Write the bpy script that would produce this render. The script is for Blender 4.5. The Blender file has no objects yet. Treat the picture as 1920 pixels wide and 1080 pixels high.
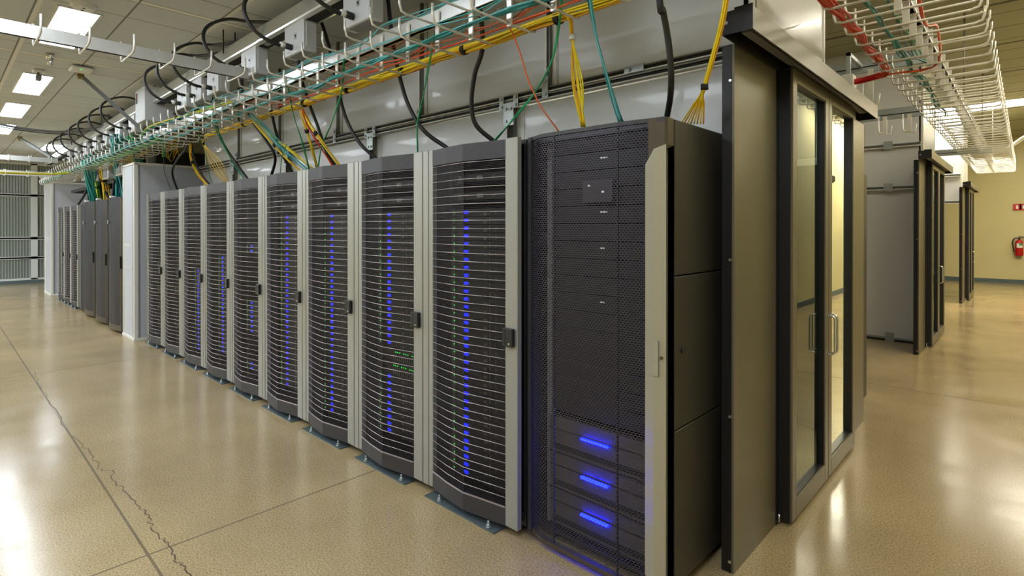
import bpy, bmesh, math, random
from mathutils import Vector, Matrix
random.seed(7)
S = bpy.context.scene
COL = S.collection
# ------------------------------------------------------------------ camera
F_PX, YAW, PITCH, CY, CAM_H = 1021.6, 0.7572, -0.0034, 429.3, 1.5464
cam_d = bpy.data.cameras.new('camera')
cam = bpy.data.objects.new('camera', cam_d)
COL.objects.link(cam)
S.camera = cam
cam.location = (0, 0, CAM_H)
cam.rotation_euler = (math.pi/2 + PITCH, 0, YAW)
cam_d.sensor_width = 36.0
cam_d.lens = F_PX/1920*36
cam_d.shift_y = -(540-CY)/1920
cam_d.clip_start = 0.05
cam_d.clip_end = 200
# ------------------------------------------------------------------ world and exposure
W = bpy.data.worlds.new('world'); S.world = W; W.use_nodes = True
W.node_tree.nodes['Background'].inputs[0].default_value = (0.75, 0.8, 0.85, 1)
W.node_tree.nodes['Background'].inputs[1].default_value = 0.05
S.view_settings.view_transform = 'Standard'
S.view_settings.look = 'None'
S.view_settings.gamma = 1
S.view_settings.use_curve_mapping = False
S.view_settings.exposure = 0.04
LAMP = 24.0           # emission strength of the ceiling diffusers
S.cycles.max_bounces = 10
S.cycles.transparent_max_bounces = 24

# ------------------------------------------------------------------ measuring helper: a line of sight meets a real plane of the room
def basis():
    f = Vector((-math.sin(YAW), math.cos(YAW), 0)); r = Vector((math.cos(YAW), math.sin(YAW), 0)); u = Vector((0, 0, 1))
    return r, u*math.cos(PITCH) - f*math.sin(PITCH), f*math.cos(PITCH) + u*math.sin(PITCH)
RB, UB, FB = basis()
def P(px, py, x=None, y=None, z=None):
    d = FB + RB*((px-960)/F_PX) - UB*((py-CY)/F_PX)
    o = Vector((0, 0, CAM_H))
    k, v = (0, x) if x is not None else (1, y) if y is not None else (2, z)
    return o + d*((v-o[k])/d[k])

# ------------------------------------------------------------------ materials
def lin(c):
    return tuple(((v/255)/12.92 if v/255 <= 0.04045 else (((v/255)+0.055)/1.055)**2.4) for v in c)
MATS = {}
def mat(name, rgb, rough=0.5, metal=0.0, spec=0.5, noise=0.0, nscale=20, bump=0.0, coat=0.0):
    m = bpy.data.materials.new(name); m.use_nodes = True
    nt = m.node_tree; b = nt.nodes['Principled BSDF']
    c = lin(rgb)
    b.inputs['Base Color'].default_value = (*c, 1)
    b.inputs['Roughness'].default_value = rough
    b.inputs['Metallic'].default_value = metal
    b.inputs['Specular IOR Level'].default_value = spec
    b.inputs['Coat Weight'].default_value = coat
    tc = nt.nodes.new('ShaderNodeTexCoord')
    n = nt.nodes.new('ShaderNodeTexNoise'); n.inputs['Scale'].default_value = nscale; n.inputs['Detail'].default_value = 4
    nt.links.new(tc.outputs['Object'], n.inputs['Vector'])
    if noise:
        mx = nt.nodes.new('ShaderNodeMix'); mx.data_type = 'RGBA'
        mx.inputs[6].default_value = (*[v*(1-noise) for v in c], 1)
        mx.inputs[7].default_value = (*[min(1, v*(1+noise)) for v in c], 1)
        nt.links.new(n.outputs['Fac'], mx.inputs[0]); nt.links.new(mx.outputs[2], b.inputs['Base Color'])
    if bump:
        bp = nt.nodes.new('ShaderNodeBump'); bp.inputs['Strength'].default_value = bump; bp.inputs['Distance'].default_value = 0.002
        nt.links.new(n.outputs['Fac'], bp.inputs['Height']); nt.links.new(bp.outputs[0], b.inputs['Normal'])
    MATS[name] = m
    return m
def emit(name, rgb, s):
    m = bpy.data.materials.new(name); m.use_nodes = True
    b = m.node_tree.nodes['Principled BSDF']; c = lin(rgb)
    b.inputs['Base Color'].default_value = (*c, 1)
    b.inputs['Emission Color'].default_value = (*c, 1)
    b.inputs['Emission Strength'].default_value = s
    MATS[name] = m
    return m

mat('silver', (152, 151, 145), 0.38, 0.35, noise=0.03, nscale=60)
mat('beige_silver', (160, 153, 130), 0.4, 0.25, noise=0.03, nscale=60)
mat('black_metal', (26, 26, 30), 0.42, noise=0.1, nscale=80)
mat('dark_band', (58, 56, 60), 0.5, 0.2, noise=0.06, nscale=120, bump=0.1)
mat('deep_black', (12, 12, 13), 0.6)
mat('bar', (190, 180, 184), 0.35, 0.7)
mat('rack_side', (66, 63, 57), 0.42, 0.3, noise=0.12, nscale=150, bump=0.15)
mat('bronze', (86, 76, 62), 0.4, 0.5, noise=0.05)
mat('panel_white', (205, 206, 204), 0.26, 0.0, 0.5, noise=0.02, nscale=3, coat=0.12)
mat('panel_grey', (205, 205, 205), 0.3, 0.0, 0.5, noise=0.03, nscale=2)
mat('panel_trim', (214, 213, 206), 0.35)
mat('pillar_white', (184, 187, 196), 0.35, noise=0.015, nscale=3)
mat('strut', (120, 118, 110), 0.4, 0.6, noise=0.08)
mat('brace_grey', (104, 107, 106), 0.5, 0.1)
mat('plate_grey', (96, 108, 110), 0.45, 0.4)
mat('zinc', (178, 186, 186), 0.35, 0.75, noise=0.1, nscale=60)
mat('aluminium', (215, 215, 212), 0.28, 0.7, noise=0.07, nscale=9)
mat('white_steel', (226, 222, 212), 0.3, 0.25)
mat('tap_grey', (196, 198, 202), 0.42, 0.15, noise=0.02)
mat('tap_dark', (120, 120, 120), 0.5, 0.1)
mat('rubber', (30, 29, 30), 0.45, noise=0.1, nscale=40)
mat('yellow', (236, 212, 30), 0.45, noise=0.1, nscale=60)
mat('amber', (222, 160, 20), 0.45)
mat('teal', (38, 150, 150), 0.4)
mat('cyan', (96, 178, 186), 0.4)
mat('green', (22, 152, 92), 0.4)
mat('lime', (120, 190, 50), 0.4)
mat('orange', (226, 98, 40), 0.4)
mat('red_orange', (214, 62, 24), 0.4)
mat('red', (190, 22, 26), 0.35)
mat('dark_teal', (20, 98, 92), 0.45)
mat('wall_cream', (204, 196, 148), 0.6, noise=0.03, nscale=2)
mat('baseboard', (84, 100, 104), 0.5)
mat('door_olive', (110, 103, 84), 0.36, 0.25, noise=0.06, nscale=30)
mat('door_black', (22, 20, 22), 0.4, noise=0.1, nscale=40)
mat('door_grey', (40, 39, 42), 0.38, 0.3, noise=0.1, nscale=40)
mat('chrome', (220, 220, 215), 0.2, 0.9)
mat('plastic_white', (225, 225, 220), 0.4)
mat('mullion', (216, 220, 220), 0.4)
mat('gold_zinc', (150, 130, 70), 0.35, 0.7)
mat('sign_red', (196, 24, 30), 0.4)
mat('crack_dark', (74, 60, 42), 0.8)
mat('label_white', (230, 230, 230), 0.5)
mat('server_face', (15, 14, 16), 0.5, 0.1)
mat('server_grey', (92, 88, 86), 0.4, 0.5)
mat('glow_off', (40, 40, 80), 0.4)
emit('lamp', (236, 245, 255), LAMP)
emit('led_blue', (28, 44, 255), 1.3)
emit('led_blue_strong', (3, 8, 255), 80.0)
emit('led_green', (30, 220, 60), 1.6)
emit('lamp_warm', (255, 247, 226), LAMP)

def floor_mat():
    m = bpy.data.materials.new('polished_concrete'); m.use_nodes = True; nt = m.node_tree; L = nt.links.new
    b = nt.nodes['Principled BSDF']; N = nt.nodes.new
    tc = N('ShaderNodeTexCoord')
    def noise(scale, detail=4, rough=0.6):
        n = N('ShaderNodeTexNoise'); n.inputs['Scale'].default_value = scale; n.inputs['Detail'].default_value = detail
        n.inputs['Roughness'].default_value = rough; L(tc.outputs['Object'], n.inputs['Vector']); return n
    def ramp(src, stops):
        r = N('ShaderNodeValToRGB'); el = r.color_ramp.elements
        el[0].position, el[0].color = stops[0]; el[1].position, el[1].color = stops[1]
        for p, c in stops[2:]:
            e = el.new(p); e.color = c
        L(src, r.inputs['Fac']); return r
    big = ramp(noise(0.7, 5).outputs['Fac'], [(0.3, (*lin((156, 137, 102)), 1)), (0.7, (*lin((186, 166, 128)), 1))])
    fine = noise(120, 3, 0.85)
    mx = N('ShaderNodeMix'); mx.data_type = 'RGBA'; mx.blend_type = 'MULTIPLY'; mx.inputs[0].default_value = 1
    fr = ramp(fine.outputs['Fac'], [(0.36, (0.5, 0.45, 0.38, 1)), (0.58, (1.12, 1.12, 1.1, 1))])
    L(big.outputs[0], mx.inputs[6]); L(fr.outputs[0], mx.inputs[7])
    # aggregate specks
    v = N('ShaderNodeTexVoronoi'); v.inputs['Scale'].default_value = 55; L(tc.outputs['Object'], v.inputs['Vector'])
    clus = noise(1.6, 3)
    sp = ramp(v.outputs['Distance'], [(0.06, (1, 1, 1, 1)), (0.13, (0, 0, 0, 1))])
    cr = ramp(clus.outputs['Fac'], [(0.5, (0, 0, 0, 1)), (0.68, (1, 1, 1, 1))])
    mm = N('ShaderNodeMath'); mm.operation = 'MULTIPLY'; L(sp.outputs[0], mm.inputs[0]); L(cr.outputs[0], mm.inputs[1])
    m3 = N('ShaderNodeMath'); m3.operation = 'MULTIPLY'; m3.inputs[1].default_value = 0.75; L(mm.outputs[0], m3.inputs[0])
    mx2 = N('ShaderNodeMix'); mx2.data_type = 'RGBA'; mx2.inputs[7].default_value = (*lin((84, 66, 44)), 1)
    L(m3.outputs[0], mx2.inputs[0]); L(mx.outputs[2], mx2.inputs[6])
    # saw-cut control joints
    sep = N('ShaderNodeSeparateXYZ'); L(tc.outputs['Object'], sep.inputs[0])
    def line(out, val, wdt):
        a = N('ShaderNodeMath'); a.operation = 'SUBTRACT'; a.inputs[1].default_value = val; L(sep.outputs[out], a.inputs[0])
        c = N('ShaderNodeMath'); c.operation = 'ABSOLUTE'; L(a.outputs[0], c.inputs[0])
        d = N('ShaderNodeMath'); d.operation = 'LESS_THAN'; d.inputs[1].default_value = wdt; L(c.outputs[0], d.inputs[0]); return d
    js = [line('Y', 0.685, 0.006), line('X', -3.01, 0.006), line('X', -7.6, 0.006), line('Y', 6.36, 0.006), line('X', -12.4, 0.006), line('Y', 11.6, 0.006)]
    acc = js[0]
    for j in js[1:]:
        a = N('ShaderNodeMath'); a.operation = 'MAXIMUM'; L(acc.outputs[0], a.inputs[0]); L(j.outputs[0], a.inputs[1]); acc = a
    h = N('ShaderNodeMath'); h.operation = 'MULTIPLY'; h.inputs[1].default_value = 0.75; L(acc.outputs[0], h.inputs[0])
    mx3 = N('ShaderNodeMix'); mx3.data_type = 'RGBA'; mx3.inputs[7].default_value = (*lin((98, 88, 72)), 1)
    L(h.outputs[0], mx3.inputs[0]); L(mx2.outputs[2], mx3.inputs[6]); L(mx3.outputs[2], b.inputs['Base Color'])
    rr = ramp(noise(3.0, 5).outputs['Fac'], [(0.3, (0.13, 0.13, 0.13, 1)), (0.75, (0.24, 0.24, 0.24, 1))])
    L(rr.outputs[0], b.inputs['Roughness'])
    b.inputs['Specular IOR Level'].default_value = 0.55
    bp = N('ShaderNodeBump'); bp.inputs['Strength'].default_value = 0.06; bp.inputs['Distance'].default_value = 0.002
    L(fine.outputs['Fac'], bp.inputs['Height']); L(bp.outputs[0], b.inputs['Normal'])
    return m

def grid_mat(name, base, dark, xs, ys, wx, wy, xper=None, yper=None, light=None):
    """ceiling tiles: dark seams on periodic lines; xs list of (offset, half width, colour)"""
    m = bpy.data.materials.new(name); m.use_nodes = True; nt = m.node_tree; L = nt.links.new; N = nt.nodes.new
    b = nt.nodes['Principled BSDF']; b.inputs['Roughness'].default_value = 0.75
    g = N('ShaderNodeNewGeometry'); sep = N('ShaderNodeSeparateXYZ'); L(g.outputs['Position'], sep.inputs[0])
    n = N('ShaderNodeTexNoise'); n.inputs['Scale'].default_value = 1.2; L(g.outputs['Position'], n.inputs['Vector'])
    cur = N('ShaderNodeMix'); cur.data_type = 'RGBA'; L(n.outputs['Fac'], cur.inputs[0])
    cb = lin(base); cur.inputs[6].default_value = (*[v*0.93 for v in cb], 1); cur.inputs[7].default_value = (*[v*1.05 for v in cb], 1)
    def lines(out, off, per, hw, col, cur):
        a = N('ShaderNodeMath'); a.operation = 'SUBTRACT'; a.inputs[1].default_value = off - per/2; L(sep.outputs[out], a.inputs[0])
        w = N('ShaderNodeMath'); w.operation = 'FLOORED_MODULO'; w.inputs[1].default_value = per; L(a.outputs[0], w.inputs[0])
        s = N('ShaderNodeMath'); s.operation = 'SUBTRACT'; s.inputs[1].default_value = per/2; L(w.outputs[0], s.inputs[0])
        c = N('ShaderNodeMath'); c.operation = 'ABSOLUTE'; L(s.outputs[0], c.inputs[0])
        d = N('ShaderNodeMath'); d.operation = 'LESS_THAN'; d.inputs[1].default_value = hw; L(c.outputs[0], d.inputs[0])
        mx = N('ShaderNodeMix'); mx.data_type = 'RGBA'; L(d.outputs[0], mx.inputs[0]); L(cur.outputs[2], mx.inputs[6])
        mx.inputs[7].default_value = (*lin(col), 1); return mx
    for off, per, hw, col in xs: cur = lines('X', off, per, hw, col, cur)
    for off, per, hw, col in ys: cur = lines('Y', off, per, hw, col, cur)
    L(cur.outputs[2], b.inputs['Base Color'])
    return m

def mesh_mat(name, rgb, px, pz, hole=0.36, metal=0.4, rough=0.4):
    """perforated sheet: staggered holes along local X and Z"""
    m = bpy.data.materials.new(name); m.use_nodes = True; nt = m.node_tree; L = nt.links.new; N = nt.nodes.new
    b = nt.nodes['Principled BSDF']; out = nt.nodes['Material Output']
    b.inputs['Base Color'].default_value = (*lin(rgb), 1); b.inputs['Metallic'].default_value = metal; b.inputs['Roughness'].default_value = rough
    tc = N('ShaderNodeTexCoord'); sep = N('ShaderNodeSeparateXYZ'); L(tc.outputs['Object'], sep.inputs[0])
    def M(op, a, bb=None):
        n = N('ShaderNodeMath'); n.operation = op
        for i, v in enumerate((a, bb)):
            if v is None: continue
            if isinstance(v, (int, float)): n.inputs[i].default_value = v
            else: L(v, n.inputs[i])
        return n.outputs[0]
    u = M('DIVIDE', sep.outputs['X'], px); v = M('DIVIDE', sep.outputs['Z'], pz)
    row = M('FLOOR', v); par = M('MULTIPLY', M('FLOORED_MODULO', row, 2.0), 0.5)
    fu = M('SUBTRACT', M('FRACT', M('ADD', u, par)), 0.5); fv = M('SUBTRACT', M('FRACT', v), 0.5)
    d = M('ADD', M('POWER', M('ABSOLUTE', fu), 2.0), M('POWER', M('ABSOLUTE', fv), 2.0))
    isopen = M('LESS_THAN', d, hole*hole)
    tr = N('ShaderNodeBsdfTransparent'); mix = N('ShaderNodeMixShader')
    L(isopen, mix.inputs[0]); L(b.outputs[0], mix.inputs[1]); L(tr.outputs[0], mix.inputs[2]); L(mix.outputs[0], out.inputs['Surface'])
    MATS[name] = m; return m
mesh_mat('perforated', (74, 70, 80), 0.0165, 0.0098, 0.44)
mesh_mat('perforated_fine', (46, 41, 44), 0.0125, 0.0085, 0.465, 0.2)
mesh_mat('perforated_dark', (56, 52, 62), 0.02, 0.012, 0.34)

def glass_mat(name='door_glass', tint=(215, 232, 222)):
    m = bpy.data.materials.new(name); m.use_nodes = True; nt = m.node_tree; L = nt.links.new; N = nt.nodes.new
    out = nt.nodes['Material Output']; nt.nodes.remove(nt.nodes['Principled BSDF'])
    tr = N('ShaderNodeBsdfTransparent'); tr.inputs[0].default_value = (*lin(tint), 1)
    gl = N('ShaderNodeBsdfGlossy'); gl.inputs['Roughness'].default_value = 0.0; gl.inputs[0].default_value = (0.95, 1, 0.97, 1)
    fr = N('ShaderNodeFresnel'); fr.inputs[0].default_value = 2.9
    mx = N('ShaderNodeMixShader'); L(fr.outputs[0], mx.inputs[0]); L(tr.outputs[0], mx.inputs[1]); L(gl.outputs[0], mx.inputs[2])
    L(mx.outputs[0], out.inputs['Surface']); MATS[name] = m; return m
glass_mat()

def polycarb():
    m = bpy.data.materials.new('polycarbonate'); m.use_nodes = True; nt = m.node_tree; L = nt.links.new; N = nt.nodes.new
    b = nt.nodes['Principled BSDF']
    g = N('ShaderNodeTexCoord'); w = N('ShaderNodeTexWave'); w.bands_direction = 'Y'; w.inputs['Scale'].default_value = 5.2
    L(g.outputs['Object'], w.inputs['Vector'])
    mx = N('ShaderNodeMix'); mx.data_type = 'RGBA'; mx.inputs[6].default_value = (*lin((104, 112, 110)), 1); mx.inputs[7].default_value = (*lin((150, 156, 150)), 1)
    L(w.outputs['Fac'], mx.inputs[0]); L(mx.outputs[2], b.inputs['Base Color'])
    bp = N('ShaderNodeBump'); bp.inputs['Strength'].default_value = 0.5; bp.inputs['Distance'].default_value = 0.01
    L(w.outputs['Fac'], bp.inputs['Height']); L(bp.outputs[0], b.inputs['Normal'])
    b.inputs['Roughness'].default_value = 0.12; MATS['polycarbonate'] = m
polycarb()

# ------------------------------------------------------------------ mesh building
class MB:
    def __init__(s): s.v = []; s.f = []; s.m = []; s.sm = []; s.mats = []
    def mi(s, name):
        if name not in s.mats: s.mats.append(name)
        return s.mats.index(name)
    def poly(s, pts, faces, m, smooth=False):
        b = len(s.v); s.v += [tuple(p) for p in pts]; k = s.mi(m)
        for f in faces: s.f.append([b+i for i in f]); s.m.append(k); s.sm.append(smooth)
        return s
    def box(s, x0, y0, z0, x1, y1, z1, m, bev=0.0):
        if x0 > x1: x0, x1 = x1, x0
        if y0 > y1: y0, y1 = y1, y0
        if z0 > z1: z0, z1 = z1, z0
        bev = min(bev, (x1-x0)*.45, (y1-y0)*.45, (z1-z0)*.45)
        if bev <= 0:
            pts = [(x, y, z) for z in (z0, z1) for y in (y0, y1) for x in (x0, x1)]
            return s.poly(pts, [(0,2,3,1), (4,5,7,6), (0,1,5,4), (2,6,7,3), (0,4,6,2), (1,3,7,5)], m)
        bm = bmesh.new(); bmesh.ops.create_cube(bm, size=1)
        for v in bm.verts: v.co = Vector(((x0+x1)/2+v.co.x*(x1-x0), (y0+y1)/2+v.co.y*(y1-y0), (z0+z1)/2+v.co.z*(z1-z0)))
        bmesh.ops.bevel(bm, geom=bm.edges[:], offset=bev, segments=1, affect='EDGES')
        bm.verts.index_update()
        s.poly([v.co for v in bm.verts], [[v.index for v in f.verts] for f in bm.faces], m); bm.free()
        return s
    def prism(s, prof, lo, hi, m, axis='z'):
        """extrude a closed 2D profile; axis z: (x,y), axis x: (y,z), axis y: (x,z)"""
        n = len(prof)
        def mk(p, t): return {'z': (p[0], p[1], t), 'x': (t, p[0], p[1]), 'y': (p[0], t, p[1])}[axis]
        pts = [mk(p, lo) for p in prof] + [mk(p, hi) for p in prof]
        fs = [tuple(range(n))[::-1], tuple(range(n, 2*n))] + [(i, (i+1) % n, n+(i+1) % n, n+i) for i in range(n)]
        return s.poly(pts, fs, m)
    def strip(s, pts2, th, z0, z1, m):
        """a bent sheet following (x,y) points, thickness th towards +y"""
        back = [(p[0], p[1]+th) for p in pts2][::-1]
        return s.prism(list(pts2)+back, z0, z1, m)
    def tube(s, pts, r, m, n=8, caps=True, flat=None):
        pts = [Vector(p) for p in pts]; rings = []
        t0 = (pts[1]-pts[0]).normalized()
        up = Vector((0, 0, 1)) if abs(t0.z) < 0.9 else Vector((1, 0, 0))
        a = t0.cross(up).normalized(); base = len(s.v); k = s.mi(m)
        for i, p in enumerate(pts):
            t = (pts[min(i+1, len(pts)-1)] - pts[max(i-1, 0)])
            t = t.normalized() if t.length > 1e-9 else t0
            a = (a - t*a.dot(t)); a = a.normalized() if a.length > 1e-6 else t.orthogonal().normalized()
            b = t.cross(a)
            for j in range(n):
                an = 2*math.pi*j/n
                s.v.append(tuple(p + (a*math.cos(an) + b*math.sin(an))*r))
        for i in range(len(pts)-1):
            for j in range(n):
                q = base+i*n; s.f.append([q+j, q+(j+1) % n, q+n+(j+1) % n, q+n+j]); s.m.append(k); s.sm.append(True)
        if caps:
            s.f.append([base+j for j in range(n)][::-1]); s.m.append(k); s.sm.append(False)
            e = base+(len(pts)-1)*n; s.f.append([e+j for j in range(n)]); s.m.append(k); s.sm.append(False)
        return s
    def mesh(s, name):
        me = bpy.data.meshes.new(name); me.from_pydata(s.v, [], s.f)
        for mname in s.mats: me.materials.append(MATS[mname])
        me.polygons.foreach_set('material_index', s.m); me.polygons.foreach_set('use_smooth', s.sm); me.update()
        bm = bmesh.new(); bm.from_mesh(me); bmesh.ops.recalc_face_normals(bm, faces=bm.faces[:]); bm.to_mesh(me); bm.free()
        return me
    def build(s, name, parent=None, loc=None):
        o = bpy.data.objects.new(name, s.mesh(name)); COL.objects.link(o)
        if parent is not None: o.parent = parent
        if loc is not None: o.location = loc
        return o
def tag(o, label, cat, group=None, kind=None):
    o['label'] = label
    if cat: o['category'] = cat
    if group: o['group'] = group
    if kind: o['kind'] = kind
    return o
def thing(name, label, cat, loc=(0, 0, 0), rz=0, group=None):
    o = bpy.data.objects.new(name, None); COL.objects.link(o); o.empty_display_size = 0.1
    o.location = loc; o.rotation_euler = (0, 0, rz); return tag(o, label, cat, group)
def struct(o): o['kind'] = 'structure'; return o
def copy_tree(o, parent=None):
    c = o.copy(); COL.objects.link(c); c.parent = parent
    for ch in list(o.children): copy_tree(ch, c)
    return c
def smooth(pts, n=6):
    """Catmull-Rom through the points"""
    p = [Vector(q) for q in pts]; p = [p[0]*2-p[1]] + p + [p[-1]*2-p[-2]]; out = []
    for i in range(1, len(p)-2):
        for k in range(n):
            t = k/n; a, b, c, d = p[i-1], p[i], p[i+1], p[i+2]
            out.append(0.5*((2*b) + (c-a)*t + (2*a-5*b+4*c-d)*t*t + (3*b-a-3*c+d)*t**3))
    out.append(p[-2]); return out
ORD = ['zeroth', 'first', 'second', 'third', 'fourth', 'fifth', 'sixth', 'seventh', 'eighth', 'ninth', 'tenth', 'eleventh', 'twelfth', 'thirteenth',
       'fourteenth', 'fifteenth', 'sixteenth', 'seventeenth', 'eighteenth', 'nineteenth', 'twentieth', 'twenty-first', 'twenty-second', 'twenty-third',
       'twenty-fourth', 'twenty-fifth', 'twenty-sixth', 'twenty-seventh', 'twenty-eighth', 'twenty-ninth', 'thirtieth', 'thirty-first', 'thirty-second',
       'thirty-third', 'thirty-fourth', 'thirty-fifth', 'thirty-sixth', 'thirty-seventh', 'thirty-eighth', 'thirty-ninth', 'fortieth']

# ================================================================== the setting
ZC, ZH = 3.32, 4.0           # ceiling over the aisle, higher ceiling over the corridor
MATS['floor'] = floor_mat()
seam, rail_c = (118, 118, 110), (176, 174, 164)
MATS['tiles'] = grid_mat('ceiling_tiles', (196, 200, 200), seam,
    [(-5.53, 2.33, 0.006, seam), (-4.69, 2.33, 0.006, seam), (-5.08, 2.33, 0.03, (224, 222, 212)), (-5.113, 2.33, 0.005, seam), (-5.047, 2.33, 0.005, seam)],
    [(0.545, 0.565, 0.007, seam), (0.568, 1.13, 0.016, (220, 218, 208))], 0, 0)
MATS['planks'] = grid_mat('ceiling_planks', (158, 154, 124), seam, [], [(6.0, 0.6, 0.012, (100, 96, 70)), (6.22, 1.8, 0.035, (84, 80, 56))], 0, 0)
fl = struct(MB().box(-20.3, -6, -0.05, 1.5, 20.5, 0, 'floor').build('floor'))
# crack in the concrete, a thin jagged groove
random.seed(3)
ck = [(64, 696), (74, 722), (90, 748), (104, 772), (126, 806), (146, 830), (172, 850), (186, 880), (206, 882), (222, 910), (236, 925), (262, 950), (280, 965), (283, 990), (304, 1008), (320, 1020), (328, 1048), (345, 1062), (360, 1080), (372, 1110)]
cpt = [P(a, b, z=0.0) for a, b in ck]; jag = []
for a, b in zip(cpt, cpt[1:]):
    for k in range(5):
        q = a.lerp(b, k/5); jag.append(Vector((q.x+random.uniform(-.014, .014), q.y+random.uniform(-.014, .014), 0)))
cb = MB(); left = []; right = []
for i, q in enumerate(jag):
    w = 0.0014 + 0.0016*i/len(jag) + random.uniform(0, .0012); left.append((q.x, q.y-w, 0.0008)); right.append((q.x, q.y+w, 0.0008))
n = len(jag); cb.poly(left+right, [(i, i+1, n+i+1, n+i) for i in range(n-1)], 'crack_dark')
cb.build('crack', fl)
c1 = struct(MB().box(-20.3, -6, ZC, 1.5, 2.8, ZC+0.1, 'tiles').build('ceiling'))
c2 = struct(MB().box(-20.3, 2.7, ZH, 1.5, 20.5, ZH+0.1, 'planks').build('ceiling'))
struct(MB().box(-20.3, 2.72, ZC, 1.5, 2.8, ZH, 'panel_trim').build('trim_1'))
struct(MB().box(-20.3, 20.3, 0, 1.5, 20.5, ZH, 'wall_cream').build('wall_far'))
wr = struct(MB().box(1.35, -6, 0, 1.5, 20.3, ZH, 'wall_cream').build('wall_right'))
struct(MB().box(-20.3, -6.1, 0, 1.5, -6, ZC, 'wall_cream').build('wall_rear'))
struct(MB().box(-20.3, 20.285, 0, 1.35, 20.3, 0.11, 'baseboard').build('baseboard_far'))
struct(MB().box(1.335, -6, 0, 1.35, 20.285, 0.11, 'baseboard').build('baseboard_right'))
# glazed end wall on the left: white frame, ribbed polycarbonate panes
struct(MB().box(-20.3, -6, 0, -20.1, 20.3, ZH, 'deep_black').build('wall_left'))
struct(MB().box(-20.1, -6, 0, -20.0, 2.8, 0.09, 'baseboard').build('baseboard_left'))
ys = [-4.6, -2.4, -0.3, 1.88, 4.06]
k = 1
for a, b in zip(ys, ys[1:]):
    for z0, z1 in ((0.12, 0.70), (0.70, 1.24), (1.24, 2.42), (2.42, 3.28)):
        w = struct(MB().box(-20.06, a+0.06, z0+0.02, -20.04, b-0.06, z1-0.02, 'polycarbonate').build('window_%d' % k)); k += 1
        MB().box(-20.08, a, z0-0.02, -20.0, a+0.07, z1+0.02, 'mullion').box(-20.08, b-0.07, z0-0.02, -20.0, b, z1+0.02, 'mullion') \
            .box(-20.08, a, z0-0.035, -20.0, b, z0+0.02, 'mullion').box(-20.08, a, z1-0.02, -20.0, b, z1+0.035, 'mullion').build('window_frame', w)

# ================================================================== ceiling lamps
def troffer(x, y, lx, ly, z, label, group='recessed ceiling lamps', lm='lamp'):
    t = thing('ceiling_light', label, 'ceiling light', (x, y, z), group=group)
    f = MB(); w = 0.018
    f.box(-lx/2-w, -ly/2-w, -0.012, lx/2+w, -ly/2, 0, 'panel_trim').box(-lx/2-w, ly/2, -0.012, lx/2+w, ly/2+w, 0, 'panel_trim')
    f.box(-lx/2-w, -ly/2, -0.012, -lx/2, ly/2, 0, 'panel_trim').box(lx/2, -ly/2, -0.012, lx/2+w, ly/2, 0, 'panel_trim'); f.build('frame', t)
    MB().box(-lx/2, -ly/2, -0.008, lx/2, ly/2, -0.002, lm).build('diffuser', t)
    return t
troffer(-6.24, 0.815, 1.24, 0.26, ZC, 'nearest recessed ceiling lamp, partly behind the aluminium bar of the overhead tray')
troffer(-8.98, 0.825, 1.28, 0.26, ZC, 'recessed ceiling lamp just behind the small ceiling camera')
troffer(-11.17, 0.825, 1.34, 0.26, ZC, 'recessed ceiling lamp, third away along the left aisle')
troffer(-13.4, 0.83, 1.34, 0.26, ZC, 'recessed ceiling lamp at the left edge, above the sagging black cable')
troffer(-15.8, 1.76, 1.3, 0.26, ZC, 'farthest small ceiling lamp near the left end of the busway')
for i, x in enumerate((-3.3, -0.3)):  # fill lamps added out of view for more even light
    troffer(x, 0.1, 1.24, 0.5, ZC, 'added unseen fill lamp over the %s of the camera spot' % ('left' if i == 0 else 'right'))
for i, x in enumerate((-0.3, -3.3, -6.24, -9.0, -11.6, -14.4, -17.2, -19.2)):  # unseen row, added as fill behind the camera and down the left
    troffer(x, -1.5, 1.24, 0.56, ZC, 'added unseen fill lamp in the second lamp row, %s from the camera' % ORD[i+1])
# long strips over the corridor
def strip(x, y, lx, z, label, ly=0.16):
    return troffer(x, y, lx, ly, z, label, 'strip lamps across the corridor', 'lamp_warm')
strip(-0.35, 14.6, 3.2, ZH, 'long white strip lamp across the corridor ceiling beyond the wide tray', 0.8)
strip(0.35, 7.2, 1.6, ZH, 'added unseen fill strip over the near part of the corridor')  # fill for the corridor, added just above the view
strip(-3.4, 7.3, 2.4, ZH-0.02, 'added hidden fill strip over the gap behind the second rack row')  # added to light the panel wall here, hidden by the end wall
strip(0.3, 3.1, 1.7, ZH, 'added unseen fill strip above the wide white tray near the glass doors')  # extra corridor fill, added overhead where it stays unseen
for i, y in enumerate((5.6, 9.2, 12.2, 15.2, 18.2)):  # added beyond the right edge of view to brighten the cream walls
    troffer(0.85, y, 0.5, 1.24, ZH, 'added unseen fill lamp close to the right corridor wall, %s from the camera' % ORD[i+1], 'added fill lamps along the right corridor wall', 'lamp_warm')
strip(-3.2, 3.3, 2.4, ZH-0.02, 'strip lamp inside the enclosed aisle behind the glass doors')
strip(-4.6, 12.4, 2.4, ZH-0.02, 'strip lamp over the gap beside the third black door frame')
for i, x in enumerate((-18.0, -14.5, -11.0)):  # added outside the view to brighten the glazed end wall
    troffer(x, -4.0, 2.4, 1.2, ZC, 'large added unseen fill lamp over the back of the left room, %s from the end wall' % ORD[i+1], 'added fill lamps at the back of the left room')
for i, (x, y, s, lab) in enumerate([(-5.45, 0.81, .055, 'round white smoke detector at the top left'), ]):
    pass
sd = MB(); cx, cy = P(156, 8, z=ZC).x, P(156, 8, z=ZC).y
for r0, z0, z1 in ((0.085, -0.02, 0), (0.07, -0.04, -0.02)):
    sd.prism([(cx+r0*math.cos(a*math.pi/12), cy+r0*math.sin(a*math.pi/12)) for a in range(24)], ZC+z0, ZC+z1, 'plastic_white')
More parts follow.
